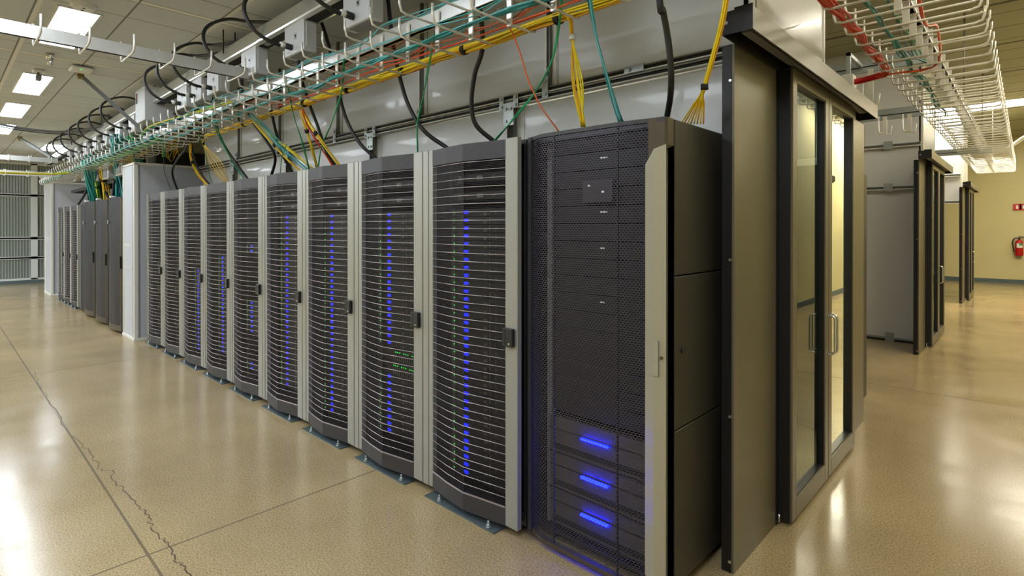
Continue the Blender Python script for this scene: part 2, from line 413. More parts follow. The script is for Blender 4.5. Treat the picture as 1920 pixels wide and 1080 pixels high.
o = sd.build('smoke_detector'); tag(o, 'round white smoke detector on the ceiling tile at the top left', 'smoke detector')
for dx in (-.03, .03):
    MB().box(cx+dx-.008, cy-.008, ZC-.043, cx+dx+.008, cy+.008, ZC-.04, 'deep_black').build('sensor_opening', o)
q = P(152, 126, z=ZC)
ap = MB().box(q.x-.12, q.y-.1, ZC-.045, q.x+.12, q.y+.1, ZC-.01, 'plastic_white', .02).build('wireless_access_point')
tag(ap, 'flat white ceiling access point with a small green light', 'access point')
MB().box(q.x+.08, q.y-.02, ZC-.049, q.x+.1, q.y, ZC-.045, 'led_green').build('status_light', ap)
q = P(94, 100, z=ZC)
sp = MB().tube([(q.x, q.y, ZC-.001), (q.x, q.y, ZC-.06)], .035, 'chrome', 14).tube([(q.x, q.y, ZC-.06), (q.x, q.y, ZC-.12)], .025, 'chrome', 14).build('sprinkler')
tag(sp, 'short chrome sprinkler fitting on the ceiling between lamp and access point', 'sprinkler')
q = P(72, 131, z=ZC)
cm = MB().box(q.x-.06, q.y-.05, ZC-.03, q.x+.06, q.y+.05, ZC, 'plastic_white', .008).build('ceiling_camera')
tag(cm, 'small grey camera on a ceiling bracket in front of a lamp', 'camera')
MB().tube([(q.x, q.y, ZC-.03), (q.x, q.y, ZC-.06)], .012, 'tap_dark').box(q.x-.05, q.y-.025, ZC-.12, q.x+.05, q.y+.025, ZC-.06, 'tap_dark', .008).build('camera_body', cm)

# ================================================================== racks with silver trims
PW = 0.76
KX = 0.403
def door_prof(y=0.0): return [(0.092, -0.004+y), (0.25, -0.034+y), (KX, -0.05+y), (0.672, -0.006+y)]
def cabinet(b, w=PW, d=1.09, h=1.985, m='black_metal'):
    b.box(0.004, 0.06, 0.05, 0.022, d, h, m).box(w-0.022, 0.06, 0.05, w-0.004, d, h, m)
    b.box(0.004, 0.06, h-0.02, w-0.004, d, h, m).box(0.004, 0.06, 0.05, w-0.004, d, 0.07, m).box(0.022, d-0.02, 0.07, w-0.022, d, h-0.02, m)
    for x in (0.09, w-0.12):
        b.box(x, 0.12, 0.07, x+0.03, 0.15, h-0.02, 'black_metal')
    for x in (0.06, w-0.1):
        for y in (0.12, d-0.12): b.box(x, y, 0.0, x+0.05, y+0.05, 0.05, 'black_metal')
    return b
def make_rack():
    t = thing('server_rack', '', 'server rack')
    cabinet(MB()).build('cabinet', t)
    MB().box(0.003, -0.006, 0.05, 0.052, 0.03, 1.99, 'silver', .003).box(0.052, -0.002, 0.05, 0.09, 0.03, 1.99, 'silver', .003).build('hinge_trim', t)
    MB().box(0.672, -0.006, 0.05, 0.756, 0.026, 1.99, 'silver', .003).build('handle_trim', t)
    pr = door_prof()
    MB().strip(pr, 0.02, 1.895, 1.985, 'dark_band').build('top_band', t)
    MB().strip(pr, 0.02, 0.05, 0.14, 'dark_band').strip([(a, b-0.003) for a, b in pr], 0.004, 0.14, 0.147, 'bar').build('kick_plate', t)
    inner = door_prof(0.008)
    MB().poly([(a, b, 0.14) for a, b in inner]+[(a, b, 1.895) for a, b in inner], [(i, i+1, len(inner)+i+1, len(inner)+i) for i in range(len(inner)-1)], 'perforated_fine').build('door_mesh', t)
    bars = MB(); z = 0.147+0.0435
    while z < 1.9:
        bars.tube([(a, b+0.001, z) for a, b in pr], 0.0019, 'bar', 5); z += 0.0435
    bars.build('door_bars', t)
    MB().box(KX-0.001, -0.0475, 0.14, KX+0.001, -0.044, 1.895, 'dark_band').build('door_seam', t)
    la = MB().box(0.672, -0.03, 0.955, 0.742, -0.006, 1.045, 'black_metal', .004).box(0.695, -0.031, 0.96, 0.697, -0.03, 1.04, 'deep_black').build('latch', t)
    MB().tube([(0.722, -0.03, 0.972), (0.722, -0.033, 0.972)], 0.005, 'chrome').build('latch_lock', la)
    pl = MB().box(0.06, -0.04, 0.0, 0.625, 0.05, 0.008, 'plate_grey').build('floor_plate', t)
    for x in (0.17, 0.565):
        MB().tube([(x, -0.018, 0.008), (x, -0.018, 0.014)], 0.016, 'zinc', 10).tube([(x, -0.018, 0.014), (x, -0.018, 0.026)], 0.011, 'zinc', 6).tube([(x, -0.018, 0.026), (x, -0.018, 0.042)], 0.006, 'zinc', 8).build('anchor_bolt', pl)
    return t
YF = 1.963
XR = -1.8096
rack0 = make_rack()
racks = []
desc = ['nearest silver-trimmed black server rack, beside the big dark mesh rack', 'second silver-trimmed server rack from the right, with two network switches inside',
        'third silver-trimmed server rack from the right, columns of blue and green lights', 'fourth silver-trimmed server rack from the right, blue lights behind mesh',
        'fifth silver-trimmed server rack from the right, mostly dark inside', 'sixth silver-trimmed server rack from the right, dim blue lights',
        'seventh silver-trimmed server rack from the right, blue lights low inside', 'eighth silver-trimmed server rack from the right, mostly empty and dark',
        'ninth silver-trimmed server rack, leftmost of the long row, against the white partition']
for i in range(9):
    r = rack0 if i == 0 else copy_tree(rack0)
    r.location = (XR-PW*(i+1), YF, 0); r['label'] = desc[i]; r['group'] = 'silver-trimmed racks in the long row'; racks.append(r)
# far group behind the partition
for i in range(3):
    r = copy_tree(rack0); r.location = (-15.25+i*0.79, 1.83, 0); r.scale = (1.03, 1, 0.985)
    r['label'] = 'silver-trimmed rack in the far group, %s' % ('farthest, beside the far white partition', 'middle one of three', 'closest of its three, beside a black filler panel')[i]
    r['group'] = 'silver-trimmed racks in the far group'
o = MB().box(-12.86, 1.86, 0.02, -12.36, 2.7, 1.96, 'deep_black').box(-12.86, 1.85, 0.02, -12.82, 1.86, 1.96, 'silver').build('filler_panel')
tag(o, 'plain black filler cabinet between the two kinds of far racks', 'filler panel')

# ---- contents of the racks
sv0 = thing('rack_server', '', 'server')
MB().box(-0.235, 0, 0.001, 0.235, 0.6, 0.0425, 'server_face').box(-0.235, -0.004, 0.002, -0.21, 0, 0.041, 'server_grey').box(0.21, -0.004, 0.002, 0.235, 0, 0.041, 'server_grey') \
    .box(0.03, -0.003, 0.006, 0.055, 0, 0.018, 'server_grey').box(0.075, -0.003, 0.008, 0.082, 0, 0.036, 'server_grey').box(-0.10, -0.002, 0.02, -0.085, 0, 0.03, 'server_grey').box(0.12, -0.002, 0.01, 0.126, 0, 0.03, 'server_grey').build('chassis', sv0)
MB().box(-0.130, -0.005, 0.016, -0.096, -0.001, 0.033, 'led_blue').build('blue_light', sv0)
MB().box(-0.2985+0.08, -0.0045, 0.020, -0.2985+0.088, -0.001, 0.027, 'led_green').build('green_light', sv0)
sv_used = False
U = 0.04445
specs = {0: [k for k in range(2, 36)], 1: [k for k in range(3, 36) if k not in (12, 13, 14, 15)], 2: list(range(2, 36)), 3: list(range(3, 36)),
         4: [3, 4, 11, 12, 13, 14, 15, 16, 17, 28, 29], 5: list(range(4, 27)), 6: list(range(2, 23)), 7: [6, 7, 15, 16], 8: [4, 9, 14, 15, 22]}
names9 = ['nearest', 'second', 'third', 'fourth', 'fifth', 'sixth', 'seventh', 'eighth', 'ninth']
plain = None
for ri, us in specs.items():
    cnt = 0
    for u in sorted(us, reverse=True):
        cnt += 1
        if ri in (7, 8):
            o = copy_tree(sv0)
            for ch in list(o.children):
                if ch.name.startswith('blue'): bpy.data.objects.remove(ch)
        elif not sv_used: o = sv0; sv_used = True
        else: o = copy_tree(sv0)
        o.location = (XR-PW*(ri+1)+0.385, YF+0.095+(ri*7+u*3) % 3*0.001, 0.07+u*U-0.02)
        o['label'] = 'slim black server, %s down inside the %s silver-trimmed rack' % (ORD[cnt], names9[ri])
        o['group'] = 'slim servers in the %s silver-trimmed rack' % names9[ri]
# two network switches in the second rack
for j, u in enumerate((15, 13)):
    t = thing('network_switch', 'network switch with green port lights, %s of two in the second rack' % ('upper', 'lower')[j], 'network switch', (XR-PW*2+0.385, YF+0.09, 0.07+(u-1)*U-0.02), group='network switches in the second rack')
    MB().box(-0.225, 0, 0.002, 0.225, 0.4, 0.085, 'server_face').build('chassis', t)
    pb = MB()
    for c in range(12): pb.box(-0.06+c*0.022, -0.004, 0.008, -0.05+c*0.022, 0, 0.04, 'server_grey')
    pb.build('port_row', t); lb = MB()
    for c in range(12):
        if (c*7+j*3) % 4: lb.box(-0.058+c*0.022, -0.004, 0.06, -0.053+c*0.022, 0, 0.066, 'led_green')
    lb.build('port_lights', t)
# top-of-rack gear (grey boxes) in the first three racks
for ri in (0, 1, 2, 3):
    for j, z in enumerate((1.70, 1.80)):
        o = MB().box(-0.22, 0, 0, 0.22, 0.35, 0.04, 'server_face').box(-0.02, -0.004, 0.008, 0.03, 0, 0.03, 'tap_dark').box(-0.17, -0.004, 0.01, -0.15, 0, 0.035, 'server_grey').box(0.10, -0.004, 0.015, 0.12, 0, 0.025, 'server_grey').build('patch_panel', None, (XR-PW*(ri+1)+0.385, YF+0.09, z))
        tag(o, '%s dark patch panel near the top inside the %s silver-trimmed rack' % (('lower', 'upper')[j], names9[ri]), 'patch panel', 'patch panels near the rack tops')

# ================================================================== the big dark mesh rack
t = thing('mesh_rack', 'large dark mesh-door rack with a beige handle column and blue lit units', 'server rack', (-1.803, 1.95, 0))
w = 0.745; yo = 2.02-1.95
MB().box(0.30, 0.12, 1.66, 0.46, 0.15, 1.76, 'dark_band').box(0.33, 0.116, 1.73, 0.345, 0.12, 1.742, 'label_white').box(0.405, 0.116, 1.70, 0.42, 0.12, 1.712, 'label_white').build('monitor_unit', t)
b = MB()
b.box(0.0, yo+0.06, 0.05, 0.02, 1.15, 1.99, 'black_metal').box(0, yo+0.06, 1.97, w, 1.15, 1.99, 'black_metal').box(0, yo+0.06, 0.05, w, 1.15, 0.07, 'black_metal').box(0, 1.13, 0.05, w, 1.15, 1.99, 'black_metal')
for x in (0.05, w-0.1):
    for y in (yo+0.1, 1.0): b.box(x, y, 0, x+0.05, y+0.05, 0.05, 'black_metal')
b.box(0.045, yo+0.10, 0.07, 0.075, yo+0.14, 1.97, 'tap_dark').box(w-0.04, yo+0.10, 0.07, w-0.02, yo+0.14, 1.97, 'tap_dark')
b.build('cabinet', t)
for z0, z1 in ((0.05, 0.700), (0.706, 1.340), (1.346, 1.99)):
    MB().box(w-0.012, yo+0.07, z0, w+0.005, 1.15, z1, 'rack_side', .003).build('side_panel', t)
MB().tube([(w+0.004, 2.16-1.95, 1.03), (w+0.012, 2.16-1.95, 1.03)], 0.014, 'black_metal', 12).build('side_lock', t)
prof = [(0.006, 0.085), (0.03, 0.078), (0.113, 0.046), (0.185, 0.043), (0.53, 0.043), (0.61, 0.052), (0.675, 0.062)]
MB().poly([(a, c, 0.055) for a, c in prof]+[(a, c, 1.975) for a, c in prof], [(i, i+1, 7+i+1, 7+i) for i in range(6)], 'perforated').build('door_mesh', t)
fr = MB().strip([(a, c-0.004) for a, c in prof]+[(0.745, 0.066)], 0.03, 1.975, 1.992, 'dark_band').strip([(a, c-0.004) for a, c in prof]+[(0.745, 0.066)], 0.03, 0.035, 0.055, 'bronze')
fr.box(0.0, 0.07, 0.04, 0.022, 0.12, 1.99, 'dark_band')
fr.prism([(0.675, 0.056), (0.742, 0.068), (0.752, 0.078), (0.752, 0.125), (0.675, 0.125)], 0.04, 1.99, 'bronze')
fr.box(0.183, 0.045, 0.055, 0.189, 0.055, 1.975, 'deep_black').box(0.53, 0.046, 0.055, 0.535, 0.056, 1.975, 'deep_black')
fr.build('door_frame', t)
# beige handle column with chamfered ends
hx0, hx1, hx2, hx3 = P(1206, 660, y=1.965).x+1.803, P(1228, 660, y=1.955).x+1.803, P(1254, 660, y=1.975).x+1.803, 0.757
cols = [(hx0, 0.03, 1.80, 0.135), (hx1, -0.005, 1.855, 0.10), (hx2, 0.002, 1.87, 0.088), (hx3, 0.035, 1.87, 0.09)]
hb = MB(); pts = []
for x, y, zt, zb in cols: pts += [(x, y, zb), (x, y, zt), (x, 0.066, zb), (x, 0.066, zt)]
fs = []
for i in range(3):
    a, c = i*4, (i+1)*4; fs += [(a, c, c+1, a+1), (a+2, a+3, c+3, c+2), (a, a+2, c+2, c), (a+1, c+1, c+3, a+3)]
fs += [(0, 1, 3, 2), (12, 14, 15, 13)]
hb.poly(pts, fs, 'beige_silver'); hc = hb.build('handle_column', t)
lc = MB().poly([(hx0+.001, 0.028, 0.96), (hx0+.001, 0.028, 1.10), (hx1, -0.008, 0.96), (hx1, -0.008, 1.10), (hx1+.02, -0.007, 0.96), (hx1+.02, -0.007, 1.10)], [(0, 2, 3, 1), (2, 4, 5, 3)], 'beige_silver')
lc.box(hx1+.02, -0.0085, 0.96, hx1+.0215, -0.004, 1.10, 'tap_dark').build('latch_cover', hc)
MB().tube([(hx1+.032, 0.002, 1.035), (hx1+.032, -0.008, 1.035)], 0.006, 'bronze', 10).build('lock', hc)
for z, nm in ((0.60, 'topmost'), (0.42, 'middle'), (0.243, 'lowest')):
    e = thing('blade_enclosure', '%s grey unit with a blue light strip behind the dark mesh door' % nm, 'server enclosure', (-1.803, 2.1, z), group='blue lit enclosures low in the mesh rack')
    MB().box(0.08, 0, -0.16, 0.70, 0.7, 0.015, 'server_grey').box(0.08, -0.006, -0.045, 0.70, 0, -0.042, 'server_face').box(0.08, -0.008, -0.16, 0.70, 0, -0.155, 'deep_black').build('chassis', e)
    MB().box(0.10, -0.004, -0.14, 0.68, 0, -0.115, 'server_face').build('vent_row', e)
    MB().box(0.277, -0.018, -0.056, 0.425, -0.006, -0.047, 'led_blue_strong').build('light_strip', e)
for k in range(16):
    z = 0.65+k*0.083
    o = MB().box(0.1, 0.0, 0.002, 0.65, 0.5, 0.08, 'server_face')
    if k in (6, 9, 11, 12, 14): o.box(0.38, -0.004, 0.05, 0.40+0.008*(k % 3), 0, 0.056, 'label_white')
    o = o.build('storage_unit', None, (-1.803, 2.1, z))
    tag(o, 'dark storage unit behind the dark mesh door, %s above the blue lit units' % ORD[k+1], 'storage unit', 'dark units stacked in the mesh rack')

# ================================================================== far racks with curved dark doors
def dark_rack():
    t = thing('curved_rack', '', 'server rack')
    w = 0.98
    cabinet(MB(), w, 1.09, 1.99).build('cabinet', t)
    pr = [(0.08, 0.0), (0.25, -0.04), (0.45, -0.055), (0.66, -0.045), (0.85, -0.01)]
    MB().poly([(a, c, 0.12) for a, c in pr]+[(a, c, 1.985) for a, c in pr], [(i, i+1, 5+i+1, 5+i) for i in range(4)], 'perforated_dark').strip([(a, c+.012) for a, c in pr], 0.01, 0.12, 1.985, 'server_face').build('door', t)
    MB().box(0.0, 0.0, 0.04, 0.08, 0.05, 1.97, 'deep_black').box(0.86, -0.01, 0.04, 0.90, 0.05, 1.97, 'bronze').box(0.90, 0.0, 0.04, 0.94, 0.05, 1.97, 'deep_black').box(0.94, -0.01, 0.04, 0.975, 0.05, 1.97, 'bronze').strip(pr, 0.02, 0.04, 0.12, 'bronze').build('door_frame', t)
    MB().box(0.87, -0.035, 0.95, 0.93, -0.015, 1.13, 'deep_black', .005).build('latch', t)
    MB().tube([(0.36, -0.05, 1.62), (0.36, -0.075, 1.62)], 0.03, 'tap_dark', 12).build('badge', t)
    MB().box(0.40, -0.06, 1.985, 0.5, -0.01, 2.01, 'plastic_white').build('top_tab', t)
    return t
for i in range(3):
    d0 = dark_rack() if i == 0 else copy_tree(d0)
    d0.location = (-12.32+i*0.985, 1.84, 0); d0['group'] = 'curved dark racks in the far group'
    d0['label'] = ('curved dark door rack in the far group, left one beside the black filler', 'curved dark door rack in the far group, middle of three', 'curved dark door rack hard against the near white partition')[i]

# ================================================================== white partitions
def partition(x0, x1, y0, y1, h, label):
    t = thing('white_partition', label, 'partition', (x0, y0, 0)); w, d = x1-x0, y1-y0
    MB().box(0.01, 0.01, 0.02, w-0.01, d, h-0.02, 'pillar_white').build('panel', t)
    c = MB()
    for x in (0, w-0.05): c.box(x, 0, 0, x+0.05, 0.05, h, 'panel_trim', .006)
    c.box(0, 0, h-0.025, w, d, h+0.01, 'panel_trim', .005).box(-0.005, -0.008, 0, w+0.008, d, 0.045, 'panel_trim', .004)
    c.box(w-0.003, 0.056, 0.04, w+0.0, 0.066, h-0.02, 'tap_dark').box(w-0.066, -0.001, 0.04, w-0.056, 0.003, h-0.02, 'tap_dark')
    c.build('edge_trim', t)
    if w > .5:
        m = MB()
        for z in (0.98, 1.28, 1.30): m.box(0.05, 0.006, z, w-0.16, 0.012, z+0.012, 'panel_trim')
        m.build('joint_strip', t)
partition(-9.385, -8.735, 1.835, 3.3, 2.415, 'tall white partition standing between the long rack row and the far racks')
partition(-16.9, -15.86, 1.77, 3.3, 2.55, 'tall white partition at the far end of the far rack group')

# ================================================================== containment wall above the racks
YW = 2.67
xb = [-0.955, -2.19, -3.5, -4.81, -6.1, -7.3, -8.6]
for i in range(6):
    t = thing('containment_panel', 'glossy white wall panel above the racks, %s from the black door frame' % ORD[i+1], 'wall panel', (xb[i], YW, 2.42), group='upper containment panels')
    w = xb[i]-xb[i+1]
    MB().box(-w+0.012, 0, 0, -0.012, 0.03, ZC-2.42, 'panel_white', .002).build('sheet', t)
    MB().box(-w+0.0, -0.004, 0, -w+0.05, 0.0, ZC-2.42, 'panel_trim').box(-w+0.06, -0.003, 0, -w+0.064, 0, ZC-2.42, 'strut').build('edge_trim', t)
xl = [-0.955, -2.5, -4.18, -5.85, -7.4, -8.7]
for i in range(5):
    o = MB().box(xl[i+1]+0.01, YW+0.0, 2.0, xl[i]-0.01, YW+0.03, 2.345, 'panel_white', .002).box(xl[i+1]+0.02, YW-0.004, 2.0, xl[i+1]+0.09, YW, 2.345, 'panel_trim').build('lower_containment_panel')
    tag(o, 'low white panel just above the rack tops, %s from the black door frame' % ORD[i+1], 'wall panel', 'lower containment panels')
t = thing('strut_rail', 'double steel strut rail running along the white wall above the racks', 'strut rail', (0, YW-0.045, 2.35))
for z in (0, 0.04):
    MB().box(-8.7, 0, z, -0.96, 0.04, z+0.008, 'panel_trim').box(-8.7, 0.012, z+0.008, -0.96, 0.04, z+0.026, 'deep_black').box(-8.7, 0, z+0.026, -0.96, 0.04, z+0.034, 'strut').build('rail', t)
for k, x in enumerate(xb[1:-1]):
    t = thing('strut_post', 'dark vertical strut on the white wall, %s from the black door frame' % ORD[k+1], 'strut post', (x, YW-0.03, 2.42), group='vertical struts on the white wall')
    MB().box(-0.02, 0, 0, -0.008, 0.03, ZC-2.42, 'panel_trim').box(-0.008, 0.01, 0, 0.012, 0.03, ZC-2.42, 'deep_black').box(0.012, 0, 0, 0.018, 0.03, ZC-2.42, 'strut').build('channel', t)
    bk = MB().box(-0.025, -0.022, -0.07, 0.022, -0.016, 0.07, 'zinc').build('bracket', t)
    for z in (-0.04, 0.04): MB().tube([(0, -0.022, z), (0, -0.03, z)], 0.012, 'zinc', 6).build('bolt', bk)
for k, x in enumerate(xl[1:-1]):
    t = thing('strut_hanger', 'twin rods under a bolted T bracket below the rail, %s from the black door frame' % ORD[k+1], 'strut hanger', (x, YW-0.05, 2.0), group='T brackets below the rail')
    for dx in (-0.022, 0.022): MB().box(dx-0.008, 0.01, 0.0, dx+0.008, 0.04, 0.34, 'strut').box(dx-0.004, 0.005, 0.0, dx+0.004, 0.01, 0.34, 'deep_black').build('rod', t)
    bk = MB().box(-0.045, -0.01, 0.22, 0.045, -0.003, 0.37, 'zinc').box(-0.085, -0.01, 0.33, -0.045, -0.003, 0.42, 'zinc').box(0.045, -0.01, 0.33, 0.085, -0.003, 0.42, 'zinc').build('bracket', t)
    for dx, z in ((-0.022, 0.25), (0.022, 0.25), (-0.022, 0.33), (0.022, 0.33), (-0.065, 0.35), (-0.065, 0.40), (0.065, 0.35), (0.065, 0.40)):
        MB().tube([(dx, -0.01, z), (dx, -0.018, z)], 0.01, 'zinc', 6).build('bolt', bk)
bk = MB().box(-1.62, YW-0.055, 2.39, -1.50, YW-0.048, 2.43, 'zinc').tube([(-1.59, YW-0.056, 2.41), (-1.59, YW-0.064, 2.41)], 0.011, 'zinc', 6).build('rail_bracket')
tag(bk, 'small flat zinc bracket on the rail behind the teal cables', 'bracket')
# chimney end wall above the glass doors
for dy, x0, lab, zt in ((0.0, -0.955, 'near', ZH), (6.25, -1.0, 'second', ZH), (12.3, -1.0, 'third', ZH)):
    y0 = YW+dy
    t = thing('end_wall_panel', 'white end wall panel standing on the %s black door header' % lab, 'wall panel', (x0, y0, 2.36), group='end wall panels above door headers')
    MB().box(-0.03, 0.08, 0, 0, 1.27, zt-2.36, 'panel_white').build('sheet', t)
    MB().box(-0.04, 0.0, 0, 0.008, 0.03, zt-2.36, 'panel_trim', .003).box(-0.03, 0.03, 0, 0.002, 0.06, zt-2.36, 'strut').box(-0.04, 0.06, 0, 0.006, 0.11, zt-2.36, 'panel_trim', .003).box(-0.03, 1.24, 0, 0.008, 1.27, zt-2.36, 'panel_trim', .003).build('edge_trim', t)
o = MB().box(-9.3, YW+1.24, 2.0, -0.99, YW+1.27, ZH, 'panel_white').build('rear_containment_panel')
tag(o, 'white wall panel closing the far side of the enclosed aisle', 'wall panel')

# ================================================================== containment door frames
MATS['door_side'] = MATS['door_olive']
def door_unit(dy, label, header_l=2.54):
    t = thing('aisle_door', label, 'aisle door', (0, dy, 0), group='black framed glass aisle doors')
    sp = MB().box(-0.955, 2.436, 0.0, -0.945, 3.02, 2.36, 'door_olive').box(-1.0, 2.436, 0, -0.956, 2.47, 2.36, 'door_black').box(-1.0, 2.99, 0, -0.956, 3.02, 2.36, 'door_black').build('near_side_panel', t)
    for z in (0.05, 0.7, 1.4, 2.2): MB().tube([(-0.962, 2.436, z), (-0.962, 2.431, z)], 0.007, 'chrome', 8).build('screw', sp)
    MB().box(-0.955, 2.99, 0.0, -0.94, 3.06, 2.36, 'door_black').box(-0.944, 3.018, 0.02, -0.886, 3.03, 2.36, 'door_black').build('door_post', t)
    MB().box(-0.955, 4.40, 0, -0.945, 5.08, 2.36, 'door_olive').box(-1.0, 5.05, 0, -0.956, 5.08, 2.36, 'door_black').build('far_side_panel', t)
    h = MB().box(-0.937, 2.279, 2.353, -0.81, 2.285, 2.448, 'door_grey').box(-0.816, 2.285, 2.353, -0.81, 4.82, 2.448, 'door_olive')
    h.box(-0.937, 2.285, 2.44, -0.816, 4.82, 2.448, 'door_black').box(-0.937, 2.285, 2.353, -0.932, 4.82, 2.44, 'door_black').box(-0.932, 4.814, 2.353, -0.816, 4.82, 2.44, 'door_grey')
    h.box(-0.90, 2.4, 2.385, -0.86, 4.7, 2.40, 'tap_dark').box(-0.885, 2.279, 2.448, -0.81, 2.285, 2.458, 'door_black')
    h = h.build('header', t); MB().tube([(-0.917, 2.279, 2.40), (-0.917, 2.272, 2.40)], 0.008, 'chrome', 8).build('screw', h)
    for y0, y1, hy in ((3.03, 3.725, 3.70), (3.735, 4.437, 3.762)):
        lf = MB(); s = 0.07
        lf.box(-0.92, y0, 0.02, -0.875, y0+s, 2.37, 'door_olive', .002).box(-0.92, y1-s, 0.02, -0.875, y1, 2.37, 'door_olive', .002)
        lf.box(-0.92, y0+s, 0.02, -0.875, y1-s, 0.12, 'door_olive', .002).box(-0.92, y0+s, 2.30, -0.875, y1-s, 2.37, 'door_olive', .002)
        lf.box(-0.92, y0+s, 0.12, -0.884, y0+s+0.006, 2.30, 'door_black').box(-0.92, y1-s-0.008, 0.12, -0.882, y1-s, 2.30, 'door_black').box(-0.92, y0+s, 0.12, -0.884, y1-s, 0.128, 'door_black').box(-0.92, y0+s, 2.294, -0.884, y1-s, 2.30, 'door_black')
        lf = lf.build('door_leaf', t)
        MB().poly([(-0.905, y0+s, 0.12), (-0.905, y1-s, 0.12), (-0.905, y1-s, 2.30), (-0.905, y0+s, 2.30)], [(0, 1, 2, 3)], 'door_glass').build('glass', lf)
        for sg in (1, -1):
            xs, xe = (-0.875, -0.835) if sg > 0 else (-0.92, -0.96)
            MB().tube(smooth([(xs, hy, 1.01), ((xs+xe)/2, hy, 1.012), (xe-.012*sg, hy, 1.008), (xe, hy, 0.99), (xe, hy, 0.9), (xe, hy, 0.80), (xe-.012*sg, hy, 0.784), ((xs+xe)/2, hy, 0.78), (xs, hy, 0.78)], 4), 0.006, 'chrome', 10).build('handle', lf)
    MB().tube([(-0.948, 3.0, 0.02), (-0.93, 3.0, 0.02), (-0.93, 3.0, 0.06)], 0.005, 'chrome', 6).build('floor_pin', t)
    return t
door_unit(0.0, 'nearest tall black frame with two glass doors closing the hot aisle')
door_unit(5.71, 'second black frame with glass doors, further down the corridor')
door_unit(11.83, 'third and farthest black frame with glass doors near the cream wall')
# row two racks behind the near glass doors
def back_rack():
    t = thing('rear_rack', '', 'server rack'); w = 0.76
    MB().box(0, 0, 0.04, w, 1.22, 2.01, 'black_metal', .004).box(0.05, 0.05, 0, 0.1, 0.1, 0.04, 'black_metal').box(w-.1, 0.05, 0, w-.05, 0.1, 0.04, 'black_metal').box(0.05, 1.1, 0, 0.1, 1.15, 0.04, 'black_metal').box(w-.1, 1.1, 0, w-.05, 1.15, 0.04, 'black_metal').build('cabinet', t)
    MB().box(0.04, -0.012, 0.1, w-0.04, 0, 1.96, 'perforated_dark').build('rear_door', t)
    l = MB()
    for k in range(14):
        z = 0.25+k*0.115; l.box(0.2+0.03*(k % 4), -0.016, z, 0.208+0.03*(k % 4), -0.012, z+0.006, 'led_green')
    l.build('port_lights', t); return t
for i in range(6):
    br = back_rack() if i == 0 else copy_tree(br)
    br.location = (-1.80-i*0.762, 4.5, 0); br['group'] = 'racks of the second row seen from behind'
    br['label'] = 'plain black rack of the row behind the glass doors, %s from the corridor' % ORD[i+1]
for i, (y0, hh) in enumerate(((8.92, ZH), (14.9, ZH))):
    t = thing('aisle_wall', '%s tall grey-white panel wall across an empty aisle, black frame beside it' % ('near', 'far')[i], 'partition', (-9.0, y0, 0), group='panel walls across empty aisles')
    if i == 0: MB().box(0, 0, 0.05, 7.98, 0.03, hh, 'panel_grey').build('sheet', t)
    else: MB().box(0, 0, 2.05, 7.98, 0.03, hh, 'panel_white').build('sheet', t)
    r = MB()
    for z in (2.05, 2.62): r.box(0, -0.045, z, 7.98, 0, z+0.012, 'panel_trim').box(0, -0.03, z+0.012, 7.98, 0, z+0.04, 'strut').box(0, -0.045, z+0.04, 7.98, 0, z+0.052, 'zinc')
    r.build('rail', t)
    if i == 0:
        MB().box(0, -0.03, 0.0, 7.98, 0.0, 0.03, 'deep_black').box(0, -0.035, 0.03, 7.98, 0, 0.055, 'zinc').build('base_channel', t)
        MB().box(7.60, -0.05, 0.0, 7.70, -0.036, 0.12, 'zinc').build('base_bracket', t)
    for z in (2.06, 2.63): MB().box(7.58, -0.055, z-0.03, 7.68, -0.046, z+0.08, 'zinc').build('rail_bracket', t)

